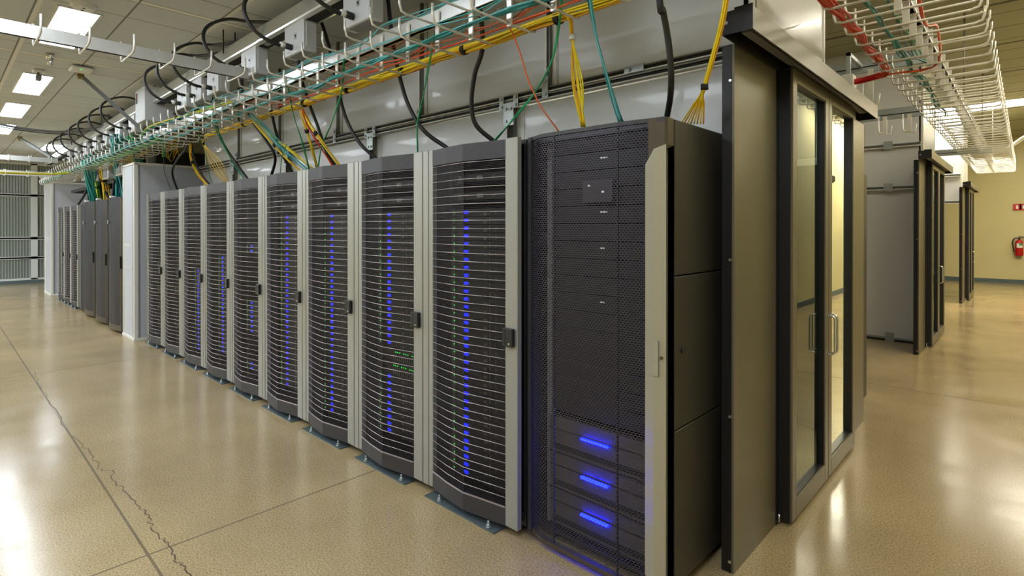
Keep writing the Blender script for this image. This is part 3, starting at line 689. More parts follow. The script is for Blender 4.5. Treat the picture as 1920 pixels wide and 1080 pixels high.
# ================================================================== wire basket trays
def rung_along(p0, p1, z, tip0, tip1, axis, r=0.0055):
    """U shaped rung from p0 to p1 on the given axis ('y' for a tray along x)"""
    c = 0.035
    prof = [(p0, z+tip0), (p0, z+c+.012), (p0+c*0.3, z+c*0.3), (p0+c+.012, z), (p1-c-.012, z), (p1-c*0.3, z+c*0.3), (p1, z+c+.012), (p1, z+tip1)]
    return prof
def tray(label, axis, start, step, count, c0, c1, ctr, z, length, group=None, r=0.007, tiers=2, sp_z=0.135, hang=True, tip=0.10, sh=0.083):
    t = thing('cable_tray', label, 'cable tray')
    def mk(a, bb, zz): return (a, bb, zz) if axis == 'x' else (bb, a, zz)
    total = 0; rest = MB(); mesh_r = {}
    def rung(a, zz, m):
        m.tube([mk(a, q, h) for q, h in rung_along(c0, c1, zz, tip, tip*.75, axis)], r, 'white_steel', 6)
    proto = [None, None]
    for k in range(count):
        a = start+step*k
        for tr in range(tiers):
            zz = z+tr*0.131
            if total < 100:
                if proto[tr] is None:
                    m = MB(); rung(0, zz, m); proto[tr] = m.mesh('rung')
                o = bpy.data.objects.new('rung', proto[tr]); COL.objects.link(o); o.parent = t
                o.location = (a, 0, 0) if axis == 'x' else (0, a, 0)
            else: rung(a, zz, rest)
            total += 1
    if total > 100: rest.build('rung', t)['kind'] = 'stuff'
    # spine bar
    a0, a1 = start-step*0.4, start+step*(count-0.6); lo, hi = min(a0, a1), max(a0, a1)
    zs = z+0.131*(tiers-1)+0.008
    m = MB()
    if axis == 'x': m.box(lo, ctr-0.012, zs, hi, ctr+0.012, zs+sh, 'aluminium').box(lo, ctr-0.02, zs, hi, ctr+0.02, zs+0.008, 'aluminium')
    else: m.box(ctr-0.012, lo, zs, ctr+0.012, hi, zs+sh, 'aluminium').box(ctr-0.02, lo, zs, ctr+0.02, hi, zs+0.008, 'aluminium')
    m.build('spine', t)
    if hang:
        hm = MB()
        if axis == 'x': hm.box(-0.015, ctr-0.004-.02, z-0.018, 0.015, ctr+0.004-.02, zs+0.06, 'white_steel').tube([(0, ctr-.024, z), (0, ctr-.032, z)], 0.008, 'zinc', 8)
        else: hm.box(ctr-0.018, -0.004, z-0.02, ctr+0.018, 0.004, zs+0.12, 'white_steel').tube([(ctr, -.004, z), (ctr, -.014, z)], 0.009, 'zinc', 8)
        hme = hm.mesh('hanger')
        for k in range(min(count, 100)):
            a = start+step*k
            o = bpy.data.objects.new('hanger', hme); COL.objects.link(o); o.parent = t
            o.location = (a+.012, 0, 0) if axis == 'x' else (0, a+.012, 0)
    return t
TZ = 2.526                      # lower tier of the main tray
tray('long white two-level cable tray hanging over the front of the rack row', 'x', -0.999, -0.272, 58, 1.65, 2.10, 1.91, TZ, 0)
tray('wide white two-level cable tray hanging over the right corridor', 'y', 2.55, 0.272, 50, -0.83, -0.18, -0.52, 2.74, 0, r=0.0075, tip=0.12, sh=0.03)
# cross trays with single level hooks
tray('aluminium bar tray with upturned hooks crossing the aisle at the top left', 'y', 1.594, -0.2325, 18, -4.62, -4.25, -4.45, 2.697, 0, tiers=1, hang=False, r=0.0065, tip=0.15)
tray('aluminium bar tray with hooks crossing the aisle at the far left, upper one', 'y', 1.42, -0.272, 12, -12.95, -12.6, -12.8, 2.70, 0, tiers=1, hang=False, r=0.0065, tip=0.12)
tray('lower far-left cross tray carrying green and yellow cables', 'y', 1.42, -0.3, 12, -12.95, -12.6, -12.8, 2.44, 0, tiers=1, hang=False, r=0.0065, tip=0.12)

# ================================================================== horizontal cables in the trays
def strands(name, label, cat, pts, count, spread, r, mats, ties=0, seg=4, wob=0.012, flat=0.5, seed=1, tie_mat='deep_black', tie_r=None):
    """one bundle of cables following pts"""
    random.seed(seed); sm = smooth(pts, seg); m = MB()
    for c in range(count):
        an = 2*math.pi*c/count*1.7; rad = spread*math.sqrt((c+0.5)/count)
        ph = random.uniform(0, 6); mt = mats[c % len(mats)]; line = []
        tw = random.uniform(-0.15, 0.15)
        for i, q in enumerate(sm):
            tq = (sm[min(i+1, len(sm)-1)]-sm[max(i-1, 0)]).normalized()
            a = tq.cross(Vector((0, 0, 1))); a = a.normalized() if a.length > 0.15 else Vector((1, 0, 0)); bb = a.cross(tq)
            th = an+tw*i; k = 1.0 if not isinstance(spread, tuple) else 1
            line.append(q + a*(rad*math.cos(th)+wob*math.sin(ph+i*0.45)) + bb*(rad*flat*math.sin(th)+wob*0.4*math.sin(ph*2+i*0.6)))
        m.tube(line, r, mt, 6)
    o = m.build(name); tag(o, label, cat)
    if ties:
        for k in range(ties):
            i = int((k+0.5)/ties*(len(sm)-2)); a, bq = sm[i], sm[i+1]; d = (bq-a).normalized()*0.015
            MB().tube([a-d, a+d], (tie_r or spread*0.86+r), tie_mat, 10).build('cable_tie', o)
    return o
def xs(x0, x1, n, y, z, wy=0.02, wz=0.01, seed=0, dy=0):
    random.seed(seed); return [(x0+(x1-x0)*i/n, y+dy*i/n+random.uniform(-wy, wy), z+random.uniform(0, wz)) for i in range(n+1)]
Z1 = TZ+0.02
strands('cable_bundle', 'thick yellow cable bundle along the rear edge of the overhead tray', 'cable bundle', xs(-0.7, -6.6, 22, 2.055, Z1-0.001, .008, .008, 2), 24, 0.029, 0.0046, ['yellow', 'yellow', 'yellow', 'amber'], 9, 4, 0.006, 0.75, 3)
strands('cable_bundle', 'red-orange cable pair running above the yellow bundle on the tray', 'cable bundle', xs(-0.7, -4.6, 14, 1.965, Z1+0.004, .008, .01, 5), 2, 0.006, 0.0045, ['red_orange', 'orange'], 0, 4, 0.004, 0.6, 4)
strands('cable_bundle', 'thin red cables hidden below the yellow bundle on the tray', 'cable bundle', xs(-0.7, -3.6, 12, 2.085, Z1-0.004, .006, .004, 6), 3, 0.008, 0.004, ['red_orange'], 0, 4, 0.004, 0.6, 5)
strands('cable_bundle', 'teal cable bundle along the middle of the lower tray level', 'cable bundle', xs(-0.9, -7.6, 24, 1.85, Z1+0.002, .02, .012, 7), 7, 0.012, 0.004, ['teal', 'teal', 'cyan', 'dark_teal'], 0, 4, 0.014, 0.35, 6)
strands('cable_bundle', 'single loose teal cables along the front edge of the lower tray level', 'cable bundle', xs(-0.9, -8.0, 22, 1.715, Z1+0.004, .025, .02, 8), 2, 0.015, 0.003, ['cyan', 'teal'], 0, 4, 0.014, 0.3, 7)
strands('cable_bundle', 'orange and brown patch cables woven through the tray middle', 'cable bundle', xs(-1.1, -5.2, 18, 1.90, Z1+0.004, .03, .02, 9), 4, 0.018, 0.0026, ['orange', 'bronze', 'orange'], 0, 4, 0.018, 0.3, 8)
strands('cable_bundle', 'light teal cables resting on the upper tray level', 'cable bundle', xs(-1.2, -7.0, 20, 1.76, Z1+0.137, .04, .015, 10), 3, 0.04, 0.003, ['cyan', 'teal'], 0, 4, 0.016, 0.15, 9)
strands('cable_bundle', 'thin orange cables resting on the upper tray level', 'cable bundle', xs(-1.2, -5.6, 18, 1.97, Z1+0.137, .03, .012, 11), 2, 0.015, 0.0025, ['orange'], 0, 4, 0.014, 0.2, 10)
strands('cable_bundle', 'thick dark teal bundle on the far left half of the tray', 'cable bundle', xs(-7.2, -16.6, 24, 1.72, Z1+0.02, .01, .01, 12), 14, 0.038, 0.007, ['dark_teal', 'teal', 'green', 'dark_teal'], 0, 3, 0.006, 0.7, 11)
strands('cable_bundle', 'green cable bundle beside the dark teal one on the far tray half', 'cable bundle', xs(-7.4, -12.5, 16, 1.83, Z1+0.02, .015, .02, 13), 9, 0.03, 0.006, ['green', 'lime', 'green'], 0, 3, 0.008, 0.7, 12)
strands('cable_bundle', 'yellow cable bundle on the far tray half above the dark racks', 'cable bundle', xs(-8.6, -14.5, 16, 1.98, Z1+0.0, .015, .03, 14), 8, 0.03, 0.005, ['yellow', 'amber'], 0, 3, 0.008, 0.7, 13)
strands('cable_bundle', 'lime and teal bundle bending through the upper hooks over the white partition', 'cable bundle', [(-9.6, 1.9, 2.60), (-8.6, 1.83, 2.66), (-7.9, 1.76, 2.70), (-7.3, 1.72, 2.70), (-6.6, 1.74, 2.69), (-6.0, 1.8, 2.69), (-5.2, 1.86, 2.68)], 8, 0.025, 0.005, ['lime', 'cyan', 'yellow', 'teal'], 2, 5, 0.006, 0.6, 14)
strands('cable_bundle', 'green and yellow bundle on the lower far-left cross tray', 'cable bundle', [(-12.78, 1.75, 2.56), (-12.78, 1.4, 2.50), (-12.78, 0.6, 2.475), (-12.78, -0.4, 2.475), (-12.78, -1.6, 2.475)], 8, 0.028, 0.007, ['green', 'yellow', 'lime', 'yellow'], 0, 4, 0.006, 0.6, 15)
# right tray
def ysp(y0, y1, n, x, z, wx=0.02, wz=0.01, seed=0):
    random.seed(seed); return [(x+random.uniform(-wx, wx), y0+(y1-y0)*i/n, z+random.uniform(0, wz)) for i in range(n+1)]
RZ = 2.74+0.022
strands('cable_bundle', 'bright red-orange cable bundle on the left side of the wide corridor tray', 'cable bundle', ysp(2.2, 4.95, 14, -0.782, RZ, .01, .02, 21)+[(-0.79, 5.1, RZ), (-0.83, 5.17, 2.75), (-0.88, 5.185, 2.75)], 14, 0.026, 0.005, ['red_orange', 'red_orange', 'orange'], 0, 4, 0.01, 0.7, 20)
strands('cable_bundle', 'teal cable bundle beside the red-orange one on the corridor tray', 'cable bundle', ysp(2.2, 7.8, 18, -0.66, RZ+.01, .02, .02, 22), 6, 0.02, 0.005, ['teal', 'dark_teal'], 0, 4, 0.01, 0.6, 21)
strands('cable_bundle', 'loose dark green cables on the upper level of the corridor tray', 'cable bundle', ysp(2.8, 12, 22, -0.60, RZ+.137, .04, .01, 23), 4, 0.03, 0.005, ['dark_teal', 'green'], 0, 4, 0.012, 0.3, 22)
strands('cable_bundle', 'orange cable draped across the middle hangers of the corridor tray', 'cable bundle', [(-0.46, 2.6, RZ+.15), (-0.47, 3.2, RZ+.06), (-0.44, 3.7, RZ+.13), (-0.46, 4.2, RZ+.04), (-0.43, 4.6, RZ+.12), (-0.46, 5.0, RZ+.01), (-0.58, 5.25, RZ), (-0.74, 5.2, RZ), (-0.85, 5.19, 2.755)], 2, 0.01, 0.006, ['orange', 'red_orange'], 0, 6, 0.006, 0.8, 23)

# ================================================================== busway with tap-off boxes
t = thing('busway', 'long aluminium power busway hanging from the ceiling above the cable tray', 'busway')
pr = [(1.755, 3.008), (1.752, 3.022), (1.762, 3.032), (1.80, 3.160), (1.90, 3.160), (1.90, 3.012), (1.885, 3.0), (1.88, 3.012), (1.79, 3.012), (1.785, 3.0)]
MB().prism(pr, -16.8, -0.9, 'aluminium', 'x').build('rail', t)
MB().box(-16.8, 1.80, 3.004, -0.9, 1.87, 3.011, 'deep_black').build('slot', t)
for k in range(7):
    x = -4.4-k*1.9
    MB().prism([(a-.0025 if a < 1.8 else a, z+.002) for a, z in pr[:4]]+[(1.80, 3.165), (1.84, 3.165), (1.84, 3.0)], x-.035, x+.035, 'zinc', 'x').build('joint_clamp', t)
for k, x in enumerate((-2.4, -5.25, -7.9, -10.5, -13.2)):
    for dx in (0, 0.0):
        for y in (1.78, 1.88):
            MB().tube([(x, y, 3.11), (x, y, ZC)], 0.006, 'strut', 6).build('hanger_rod', t)
box_x = [-1.45, -2.14, -2.99, -3.83, -4.66, -5.50, -5.97, -6.43, -8.56, -9.36, -10.19, -11.0, -11.85, -12.7, -13.5]
tb = None
drops = {
 0: [(1236, -10, 1.98), (1243, 20, 2.02), (1252, 70, 2.08), (1258, 130, 2.12), (1257, 180, 2.2), (1250, 222, 2.3)],
 1: [(896, -10, 1.98), (903, 45, 2.02), (904, 95, 2.08), (890, 140, 2.12), (884, 195, 2.16), (893, 235, 2.2), (930, 268, 2.3)],
 2: [(726, -8, 1.98), (735, 70, 2.0), (746, 130, 2.08), (765, 195, 2.14), (795, 245, 2.2), (842, 280, 2.3)],
 3: [(602, 40, 1.99), (618, 92, 2.02), (632, 160, 2.08), (650, 225, 2.14), (676, 270, 2.2), (712, 303, 2.3)],
 4: [(555, 95, 1.99), (566, 150, 2.04), (580, 195, 2.1), (597, 240, 2.16), (612, 285, 2.22), (632, 315, 2.3)],
 5: [(497, 150, 1.99), (507, 200, 2.05), (518, 250, 2.12), (530, 290, 2.2), (550, 326, 2.3)],
 6: [(455, 175, 1.99), (468, 220, 2.05), (498, 262, 2.12), (516, 295, 2.2), (508, 332, 2.3)],
 7: [(398, 195, 1.99), (405, 232, 2.05), (418, 268, 2.12), (442, 305, 2.2), (468, 340, 2.3)],
 8: [(352, 225, 1.99), (357, 262, 2.05), (366, 302, 2.14), (382, 334, 2.22), (402, 352, 2.3)],
 9: [(348, 235, 2.1), (352, 270, 2.08), (332, 300, 2.12), (323, 325, 2.2), (335, 362, 2.3)],
}
for k, x in enumerate(box_x):
    if tb is None:
        tb = thing('tap_off_box', '', 'tap-off box')
        MB().box(-0.15, 0, 0, 0.15, 0.10, 0.215, 'tap_grey', .004).build('housing', tb)
        MB().box(0.15, 0.02, 0.03, 0.153, 0.025, 0.19, 'plastic_white').box(-0.12, 0.02, -0.002, 0.12, 0.09, 0, 'tap_dark').build('seam_plate', tb)
        MB().box(0.015, -0.003, 0.10, 0.045, 0, 0.14, 'zinc').box(0.024, -0.006, 0.112, 0.036, -0.003, 0.128, 'deep_black').build('breaker_window', tb)
        MB().tube([(-0.03, 0, 0.05), (-0.03, -0.05, 0.053)], 0.022, 'rubber', 12).tube([(-0.03, -0.05, 0.053), (-0.03, -0.085, 0.055)], 0.018, 'plastic_white', 12).build('cable_gland', tb)
        o = tb
    else: o = copy_tree(tb)
    o.location = (x, 1.77, 2.792); o['group'] = 'tap-off boxes under the busway'
    o['label'] = 'grey tap-off box with a black plug under the busway, %s from the right' % ORD[k+1]
    # its black power lead
    g = Vector((x-0.03, 1.685, 2.838))
    lead = [g, g+Vector((0, -0.07, 0.01)), g+Vector((-.02, -0.17, 0.07)), g+Vector((-.05, -0.225, 0.19)), g+Vector((-.06, -0.19, 0.31)), g+Vector((-.04, -0.05, 0.40)), g+Vector((0.02, 0.10, 0.405)), Vector((x+0.06, 1.945, 3.16))]
    if k in drops: d0_ = P(drops[k][0][0], drops[k][0][1], y=drops[k][0][2]); lead[-1].x = d0_.x-0.03 if abs(d0_.x-x) < .8 else lead[-1].x
    else: lead.append(Vector((x+0.10, 1.995, 3.0)))
    if k in drops: lead += [P(a, b, y=yy) for a, b, yy in drops[k]]
    else: lead += [Vector((x+0.1, 2.05, 2.8)), Vector((x+0.12, 2.16, 2.5)), Vector((x+0.2, 2.2, 2.2)), Vector((x+0.25, 2.3, 1.99))]
    c = MB().tube(smooth(lead, 6), 0.0135, 'rubber', 8).build('power_cable')
    tag(c, 'black power cable looping over the busway and down to a rack, %s from the right' % ORD[k+1], 'power cable', 'black power cables from the busway')
# bigger feed box
t = thing('feed_box', 'large grey junction box on the busway beside the diagonal brace', 'feed box', (-7.68, 1.68, 2.80))
MB().box(-0.24, 0, 0, 0.2, 0.32, 0.40, 'tap_grey', .004).build('housing', t); MB().box(-0.2, -0.004, 0.24, -0.14, 0, 0.36, 'deep_black').box(-0.19, -0.006, 0.30, -0.16, -0.004, 0.35, 'red').build('window', t)
# pole
o = MB().tube([(-9.1, 2.12, 2.425), (-9.1, 2.12, ZC)], 0.06, 'silver', 20).tube([(-9.1, 2.12, 2.425), (-9.1, 2.12, 2.44)], 0.09, 'silver', 20).build('pipe_column'); tag(o, 'round grey steel pipe column standing up from the near white partition', 'column')
for k, (a, b, lab) in enumerate([(P(150, 140, z=ZC-.03), P(266, 243, y=1.70), 'grey diagonal strut brace from the ceiling to the busway'), (P(37, 259, z=ZC-.03), Vector((-12.9, 1.45, 2.82)), 'short grey diagonal brace from the ceiling to the far cross tray')]):
    d = (b-a).normalized(); s_ = d.cross(Vector((0, 0, 1))).normalized()*0.02; u_ = s_.cross(d).normalized()*0.02
    t = thing('strut_brace', lab, 'brace', a)
    pts = [v+i*s_+j*u_-a for v in (a, b) for i, j in ((-1, -1), (1, -1), (1, 1), (-1, 1))]
    MB().poly(pts, [(0, 1, 2, 3), (4, 7, 6, 5), (0, 4, 5, 1), (1, 5, 6, 2), (2, 6, 7, 3), (3, 7, 4, 0)], 'brace_grey').build('strut', t)
    MB().box(-.06, -.03, -.01, .06, .03, 0.02, 'gold_zinc').box(-.02, -.025, -.05, .03, .025, -.02, 'gold_zinc').build('anchor', t)
pts = [(226, 226, 3.12), (200, 234, 3.12), (160, 243, 3.13), (110, 247, 3.14), (60, 243, 3.16), (15, 236, 3.18), (-30, 226, 3.2)]
for k in range(2):
    o = MB().tube(smooth([P(a, b+k*4, z=c) for a, b, c in pts], 6), 0.018-.008*k, 'rubber', 8).build('power_cable')
    tag(o, '%s black cable sagging across the ceiling from the busway to the left' % ('thick upper', 'thinner lower')[k], 'power cable')

# ================================================================== network drops to the rack tops
def drop(label, pts, count, mats, spread, r=0.0038, ties=0, seed=1, tie_mat='deep_black', wob=0.003, cat='network cable', name='network_cable'):
    return strands(name, label, cat, [P(a, b, y=yy) for a, b, yy in pts], count, spread, r, mats, ties, 6, wob, 1.0, seed, tie_mat, spread+0.006)
drop('green cable hanging in a long curve to the nearest silver-trimmed rack', [(1053, -20, 1.95), (1049, 35, 2.0), (1036, 110, 2.05), (1005, 170, 2.1), (962, 225, 2.15), (925, 268, 2.25)], 2, ['green'], 0.004)
drop('single orange cable hanging down to the mesh rack', [(943, 42, 1.9), (960, 60, 1.95), (975, 100, 2.0), (990, 150, 2.05), (1012, 195, 2.1), (1048, 248, 2.2)], 1, ['orange'], 0.001, .0035)
drop('teal cable pair hanging in front of the white wall to the mesh rack', [(1102, -20, 1.9), (1118, 70, 1.98), (1140, 150, 2.08), (1166, 230, 2.2)], 4, ['teal', 'dark_teal', 'cyan'], 0.012, .0035)
def fan(label, top, neck, ends, mats, seed=1, r=.0035, tie='deep_black'):
    random.seed(seed); m = MB(); T = [P(a, b, y=yy) for a, b, yy in top]; nk = P(*neck[:2], y=neck[2])
    for k, (a, b, yy, bulge) in enumerate(ends):
        off = Vector((random.uniform(-.008, .008), random.uniform(-.008, .008), 0)); e = P(a, b, y=yy); mid = nk.lerp(e, .5)+Vector((bulge, 0, 0))
        m.tube(smooth([p+off for p in T]+[nk+off*.7, mid, e], 6), r, mats[k % len(mats)], 6)
    o = m.build('network_cable'); tag(o, label, 'network cable'); MB().tube([nk+Vector((0, 0, .012)), nk-Vector((0, 0, .012))], .016, tie, 10).build('cable_tie', o)
fan('yellow cable bunch with a white band fanning down to the mesh rack', [(1052, 32, 2.04), (1068, 34, 2.05)], (1073, 70, 2.08), [(1093+random.uniform(-3, 5), 238, 2.25, random.uniform(-.03, .035)) for _ in range(10)], ['yellow', 'yellow', 'amber'], 3, tie='plastic_white')
fan('yellow cable bunch splayed at the top of the mesh rack beside the door frame', [(1366, -30, 2.1), (1352, 50, 2.15)], (1321, 163, 2.25), [(1277+6*k, 232, 2.36, .0) for k in range(8)], ['yellow', 'amber'], 4)
drop('green cable hanging down to the second silver-trimmed rack', [(815, 60, 1.9), (806, 110, 1.98), (794, 180, 2.08), (783, 235, 2.14), (784, 290, 2.24)], 2, ['green'], 0.004)
drop('bright green cable sweeping from the tray to the fourth rack', [(645, 110, 1.88), (640, 170, 1.98), (622, 230, 2.08), (603, 275, 2.15), (597, 318, 2.24)], 2, ['green'], 0.004)
drop('green cable hanging down to the fourth silver-trimmed rack', [(540, 165, 1.9), (550, 215, 2.0), (568, 270, 2.1), (581, 322, 2.22)], 2, ['green'], 0.004)
drop('yellow bundle hanging down to the fourth silver-trimmed rack', [(563, 205, 2.0), (572, 235, 2.05), (582, 270, 2.12), (595, 318, 2.24)], 5, ['yellow', 'amber'], 0.012, ties=1, seed=3)
drop('second yellow bundle slanting to the right edge of the fourth rack', [(566, 205, 2.0), (585, 240, 2.06), (607, 272, 2.13), (640, 316, 2.26)], 5, ['yellow', 'amber'], 0.012, ties=1, seed=4)
drop('red cable bundle hanging between two yellow ones', [(568, 205, 1.99), (577, 235, 2.05), (592, 262, 2.12), (610, 290, 2.2), (625, 312, 2.26)], 3, ['red_orange'], 0.008, seed=5)
drop('light teal cable bundle slanting down over the fifth rack', [(468, 212, 1.9), (500, 245, 2.0), (535, 283, 2.1), (582, 322, 2.24)], 8, ['cyan', 'teal'], 0.03, seed=6, r=.003)
drop('upper yellow bundle slanting beside the light teal cables', [(478, 225, 2.0), (510, 255, 2.05), (545, 283, 2.12), (588, 318, 2.24)], 5, ['yellow'], 0.010, ties=1, seed=7)
drop('lower yellow bundle slanting to the fifth rack', [(476, 228, 2.0), (505, 262, 2.06), (535, 295, 2.14), (572, 328, 2.26)], 4, ['yellow', 'amber'], 0.010, ties=1, seed=8)
drop('thin green cable hanging beside the fifth rack', [(537, 270, 2.0), (528, 300, 2.1), (524, 330, 2.2)], 1, ['green'], 0.001, seed=9)
drop('green cable pair hanging down to the sixth silver-trimmed rack', [(402, 225, 1.85), (413, 258, 1.98), (432, 298, 2.1), (462, 342, 2.24)], 3, ['green', 'teal'], 0.012, seed=10)
drop('yellow bundle curving down to the seventh silver-trimmed rack', [(357, 270, 2.04), (358, 295, 2.08), (368, 322, 2.15), (393, 352, 2.26)], 6, ['yellow', 'amber'], 0.014, ties=1, seed=11)
fan('loose amber cables spreading down to the seventh rack', [(384, 262, 2.04)], (381, 270, 2.05), [(420+2*k, 342, 2.24, -.15+.06*k) for k in range(6)], ['amber', 'yellow'], 12)
drop('thin green cable in front of the amber ones', [(372, 252, 1.9), (386, 290, 2.05), (393, 330, 2.18), (400, 350, 2.26)], 1, ['green'], 0.001, seed=13)
drop('thin dark green cable hanging on the white partition', [(306, 255, 1.9), (307, 305, 2.1), (310, 328, 2.15), (322, 360, 2.24)], 1, ['dark_teal'], 0.001, seed=14)
drop('thick yellow bundle dropping behind the white partition', [(318, 250, 2.1), (320, 278, 2.28), (321, 292, 2.36)], 16, ['yellow', 'amber'], 0.10, .006, seed=15, wob=.01)
drop('lime green bundle in front of the thick yellow one', [(308, 245, 1.95), (307, 268, 2.0), (306, 292, 2.05)], 6, ['lime', 'green'], 0.03, .006, ties=1, seed=16)
drop('green bundle slanting down behind the partition edge', [(244, 255, 1.85), (252, 280, 1.9), (262, 312, 2.1)], 7, ['green'], 0.05, .009, ties=1, seed=17)
drop('yellow bundle hanging next to the green one at the partition edge', [(246, 288, 1.95), (248, 312, 2.1)], 6, ['yellow'], 0.04, .008, seed=18)
drop('broad teal ribbon of cables dropping beside the near white partition', [(222, 262, 1.72), (222, 300, 1.95), (226, 345, 2.05), (227, 385, 2.1)], 16, ['teal', 'cyan'], 0.085, .011, seed=19)
drop('broad teal ribbon of cables dropping to the left curved rack', [(170, 300, 1.80), (176, 335, 1.95), (180, 360, 2.02), (180, 392, 2.1)], 16, ['teal'], 0.12, .015, seed=20)
drop('yellow-orange bundle dropping to the middle curved rack', [(188, 308, 1.95), (193, 330, 2.0), (197, 350, 2.05), (201, 384, 2.1)], 8, ['yellow', 'amber'], 0.06, .011, ties=1, seed=21)
drop('slim lime bundle dropping to the middle curved rack', [(178, 330, 1.95), (183, 355, 2.0), (190, 386, 2.1)], 4, ['lime', 'yellow'], 0.03, .01, ties=1, seed=22)
for k, pts in enumerate(([(165, 345, 1.95), (160, 362, 2.0), (143, 388, 2.1)], [(171, 345, 1.95), (167, 362, 2.0), (168, 384, 2.1)], [(214, 338, 1.95), (212, 372, 2.1)], [(196, 358, 2.0), (203, 370, 2.05), (210, 378, 2.1)])):
    drop('thick black lead dropping to the far racks, %s from the left' % ORD[k+1], pts, 1, ['rubber'], 0.001, 0.022, cat='power cable', name='power_cable', seed=30+k)
# grey boxes and black shelf over the far racks
for k, (px, py, w_) in enumerate(((222, 312, .42), (197, 320, .4), (178, 325, .36), (155, 325, .3), (139, 326, .26))):
    q = P(px, py, y=1.95)
    o = MB().box(-w_/2, 0, -.14, w_/2, .25, .14, 'tap_grey', .01).box(-w_/2+.03, -.004, -.12, w_/2-.03, 0, .02, 'tap_dark').build('junction_box', None, q)
    tag(o, 'grey junction box hanging over the far racks, %s from the right' % ORD[k+1], 'junction box', 'grey junction boxes over the far racks')
q = P(190, 345, y=2.05)
o = MB().box(-3.2, 0, -0.03, 1.9, 0.3, 0.03, 'deep_black').build('equipment_shelf', None, q); tag(o, 'dark shelf strip hanging over the far racks below the grey boxes', 'shelf')

# ================================================================== corridor details
def beam(label, x0, x1, y, z, h, m='zinc'):
    t = thing('strut_beam', label, 'strut beam', (0, y, z))
    MB().box(x0, 0, 0, x1, 0.05, h, m).build('channel', t); MB().box(x0, -0.002, h*.35, x1, 0, h*.45, 'deep_black').build('slot', t); return t
beam('long grey beam crossing behind the near glass doors below the ceiling', -5.0, -0.62, 5.7, 2.93, 0.11)
beam('grey beam crossing above the second empty aisle', -5.0, -0.85, 7.6, 2.80, 0.12)
beam('thin beam across the corridor beyond the second door frame', -3.0, -0.4, 11.4, 2.72, 0.1)
for k, (px, py, yy, zb) in enumerate(((1632, 175, 5.69, 2.95), (1659, 236, 7.59, 2.83), (1705, 232, 7.59, 2.83))):
    q = P(px, py, y=yy); t = thing('wire_bracket', 'small white wire bracket hanging under a beam, %s from the left' % ORD[k+1], 'bracket', q, group='white wire brackets')
    MB().tube([(-.06, 0, .12), (-.06, 0, -.06), (-.05, 0, -.08), (.05, 0.05, -.1), (.06, .05, .0)], .007, 'white_steel').build('hook', t)
    MB().box(-.02, 0, -.09, .02, .008, zb-q.z, 'white_steel').build('plate', t)
o = MB().box(-1.13, 5.18, 2.70, -1.04, 5.29, 2.81, 'plastic_white', .005).box(-1.10, 5.22, 2.81, -1.07, 5.25, 3.0, 'zinc').box(-1.10, 5.22, 2.97, -1.07, 5.72, 3.0, 'zinc').build('junction_box'); tag(o, 'small white box at the end of the red conduit', 'junction box')
o = MB().tube(smooth([(-1.04, 5.235, 2.75), (-0.98, 5.22, 2.75), (-0.90, 5.19, 2.752), (-0.84, 5.175, 2.755)], 6), .024, 'red', 10).build('conduit'); tag(o, 'short glossy red conduit beside the small white box', 'conduit')
a, b = P(1891, 277, y=14.5), P(1935, 248, y=14.0)
o = MB().tube([a, b], 0.035, 'plastic_white', 8).build('strut_brace'); tag(o, 'white diagonal brace at the right edge beyond the corridor tray', 'brace')
for px in (1680, 1704):
    q = P(px, 160, y=7.0)
for k, (x, y) in enumerate(((-0.52, 4.6), (-0.52, 8.0), (-0.52, 11.5), (-0.52, 15.0))):
    o = MB().tube([(x, y, 2.95), (x, y, ZH)], .008, 'strut', 6).build('hanger_rod'); tag(o, 'thin threaded rod holding the corridor tray, %s along it' % ORD[k+1], 'hanger rod', 'rods holding the corridor tray')
cs = P(1494, 62, x=-0.9)
q = P(1494, 62, x=-0.93)
o = MB().box(-.03, -.05, -.03, .03, .05, .02, 'zinc').box(-.03, .02, .02, -.02, .05, .05, 'zinc').tube([(0, -.02, .02), (0, -.02, .035)], .01, 'zinc', 6).build('header_bracket', None, (-0.9, q.y, 2.478)); tag(o, 'small zinc bracket standing on the near black door header', 'bracket')
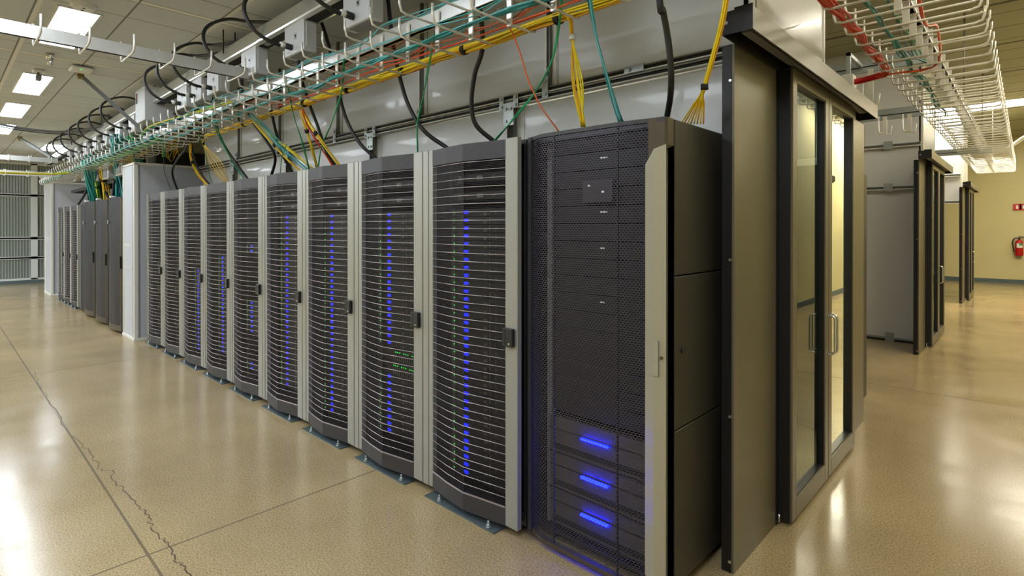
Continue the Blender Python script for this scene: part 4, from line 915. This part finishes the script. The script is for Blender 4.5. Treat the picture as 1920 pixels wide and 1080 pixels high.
# far wall: sign plates and fire extinguisher
for k, px in enumerate((1907.5, 1919.5)):
    q = P(px, 388, y=20.27)
    t = thing('safety_sign', '%s red square sign with a white pictogram on the cream wall' % ('left', 'right')[k], 'safety sign', q, group='red square signs on the far wall')
    MB().box(-.082, 0, -.085, .082, .012, .085, 'sign_red').build('plate', t)
    MB().box(-.025, -.004, -.05, .02, 0, .03, 'label_white').box(-.01, -.004, .03, .01, 0, .05, 'label_white').box(-.045, -.004, .035, -.01, 0, .045, 'label_white').build('pictogram', t)
q = P(1911, 463, y=20.2)
t = thing('fire_extinguisher', 'red fire extinguisher hanging on the far cream wall', 'fire extinguisher', q)
b = MB(); ringp = []
rs = [(-.24, .0), (-.24, .075), (-.22, .085), (.12, .085), (.16, .07), (.19, .03), (.2, .0)]
pts = []; fs = []
for z, r in rs:
    for j in range(16): pts.append((r*math.cos(j*math.pi/8), r*math.sin(j*math.pi/8), z))
for i in range(len(rs)-1):
    for j in range(16): fs.append((i*16+j, i*16+(j+1) % 16, (i+1)*16+(j+1) % 16, (i+1)*16+j))
b.poly(pts, fs, 'red', True).build('cylinder', t)
MB().tube([(0, 0, .19), (0, 0, .24)], .02, 'black_metal').box(-.02, -.02, .24, .09, .02, .26, 'black_metal').box(-.02, -.015, .27, .1, .015, .285, 'black_metal').build('valve', t)
MB().tube(smooth([(0, 0, .22), (-.08, -.02, .24), (-.13, -.02, .15), (-.12, -.02, 0), (-.10, -.02, -.14)], 6), .013, 'black_metal').build('hose', t)
MB().box(-.05, -.0885, -.02, .07, -.085, .1, 'label_white').box(.0, -.09, .04, .07, -.088, .1, 'green').build('label_plate', t)
MB().box(-.03, .06, -.1, .03, .09, .1, 'black_metal').build('bracket', t)
# things on the right wall that the glass doors mirror
q = P(1540, 368, x=-3.16); yy, zz = q.y, q.z
o = MB().box(1.29, yy-.09, zz-.07, 1.35, yy+.09, zz+.07, 'red', .008).box(1.286, yy-.04, zz-.03, 1.29, yy+.04, zz+.03, 'plastic_white').build('alarm_strobe'); tag(o, 'red alarm strobe on the right wall, mirrored in the glass doors', 'alarm')
o = MB().box(1.25, yy+.4, zz+.32, 1.35, yy+.75, zz+.5, 'door_grey', .04).build('wall_lamp'); tag(o, 'dark rounded emergency fitting high on the right wall, mirrored in the glass doors', 'wall fitting')
b = MB().box(1.338, yy-.12, zz-.62, 1.348, yy+.12, zz-.18, 'label_white')
o = b.build('wall_notice'); tag(o, 'black and white striped notice on the right wall', 'notice')
for k in range(3): MB().box(1.336, yy-.12, zz-.60+k*.15, 1.338, yy+.06, zz-.53+k*.15, 'deep_black').build('stripe', o)
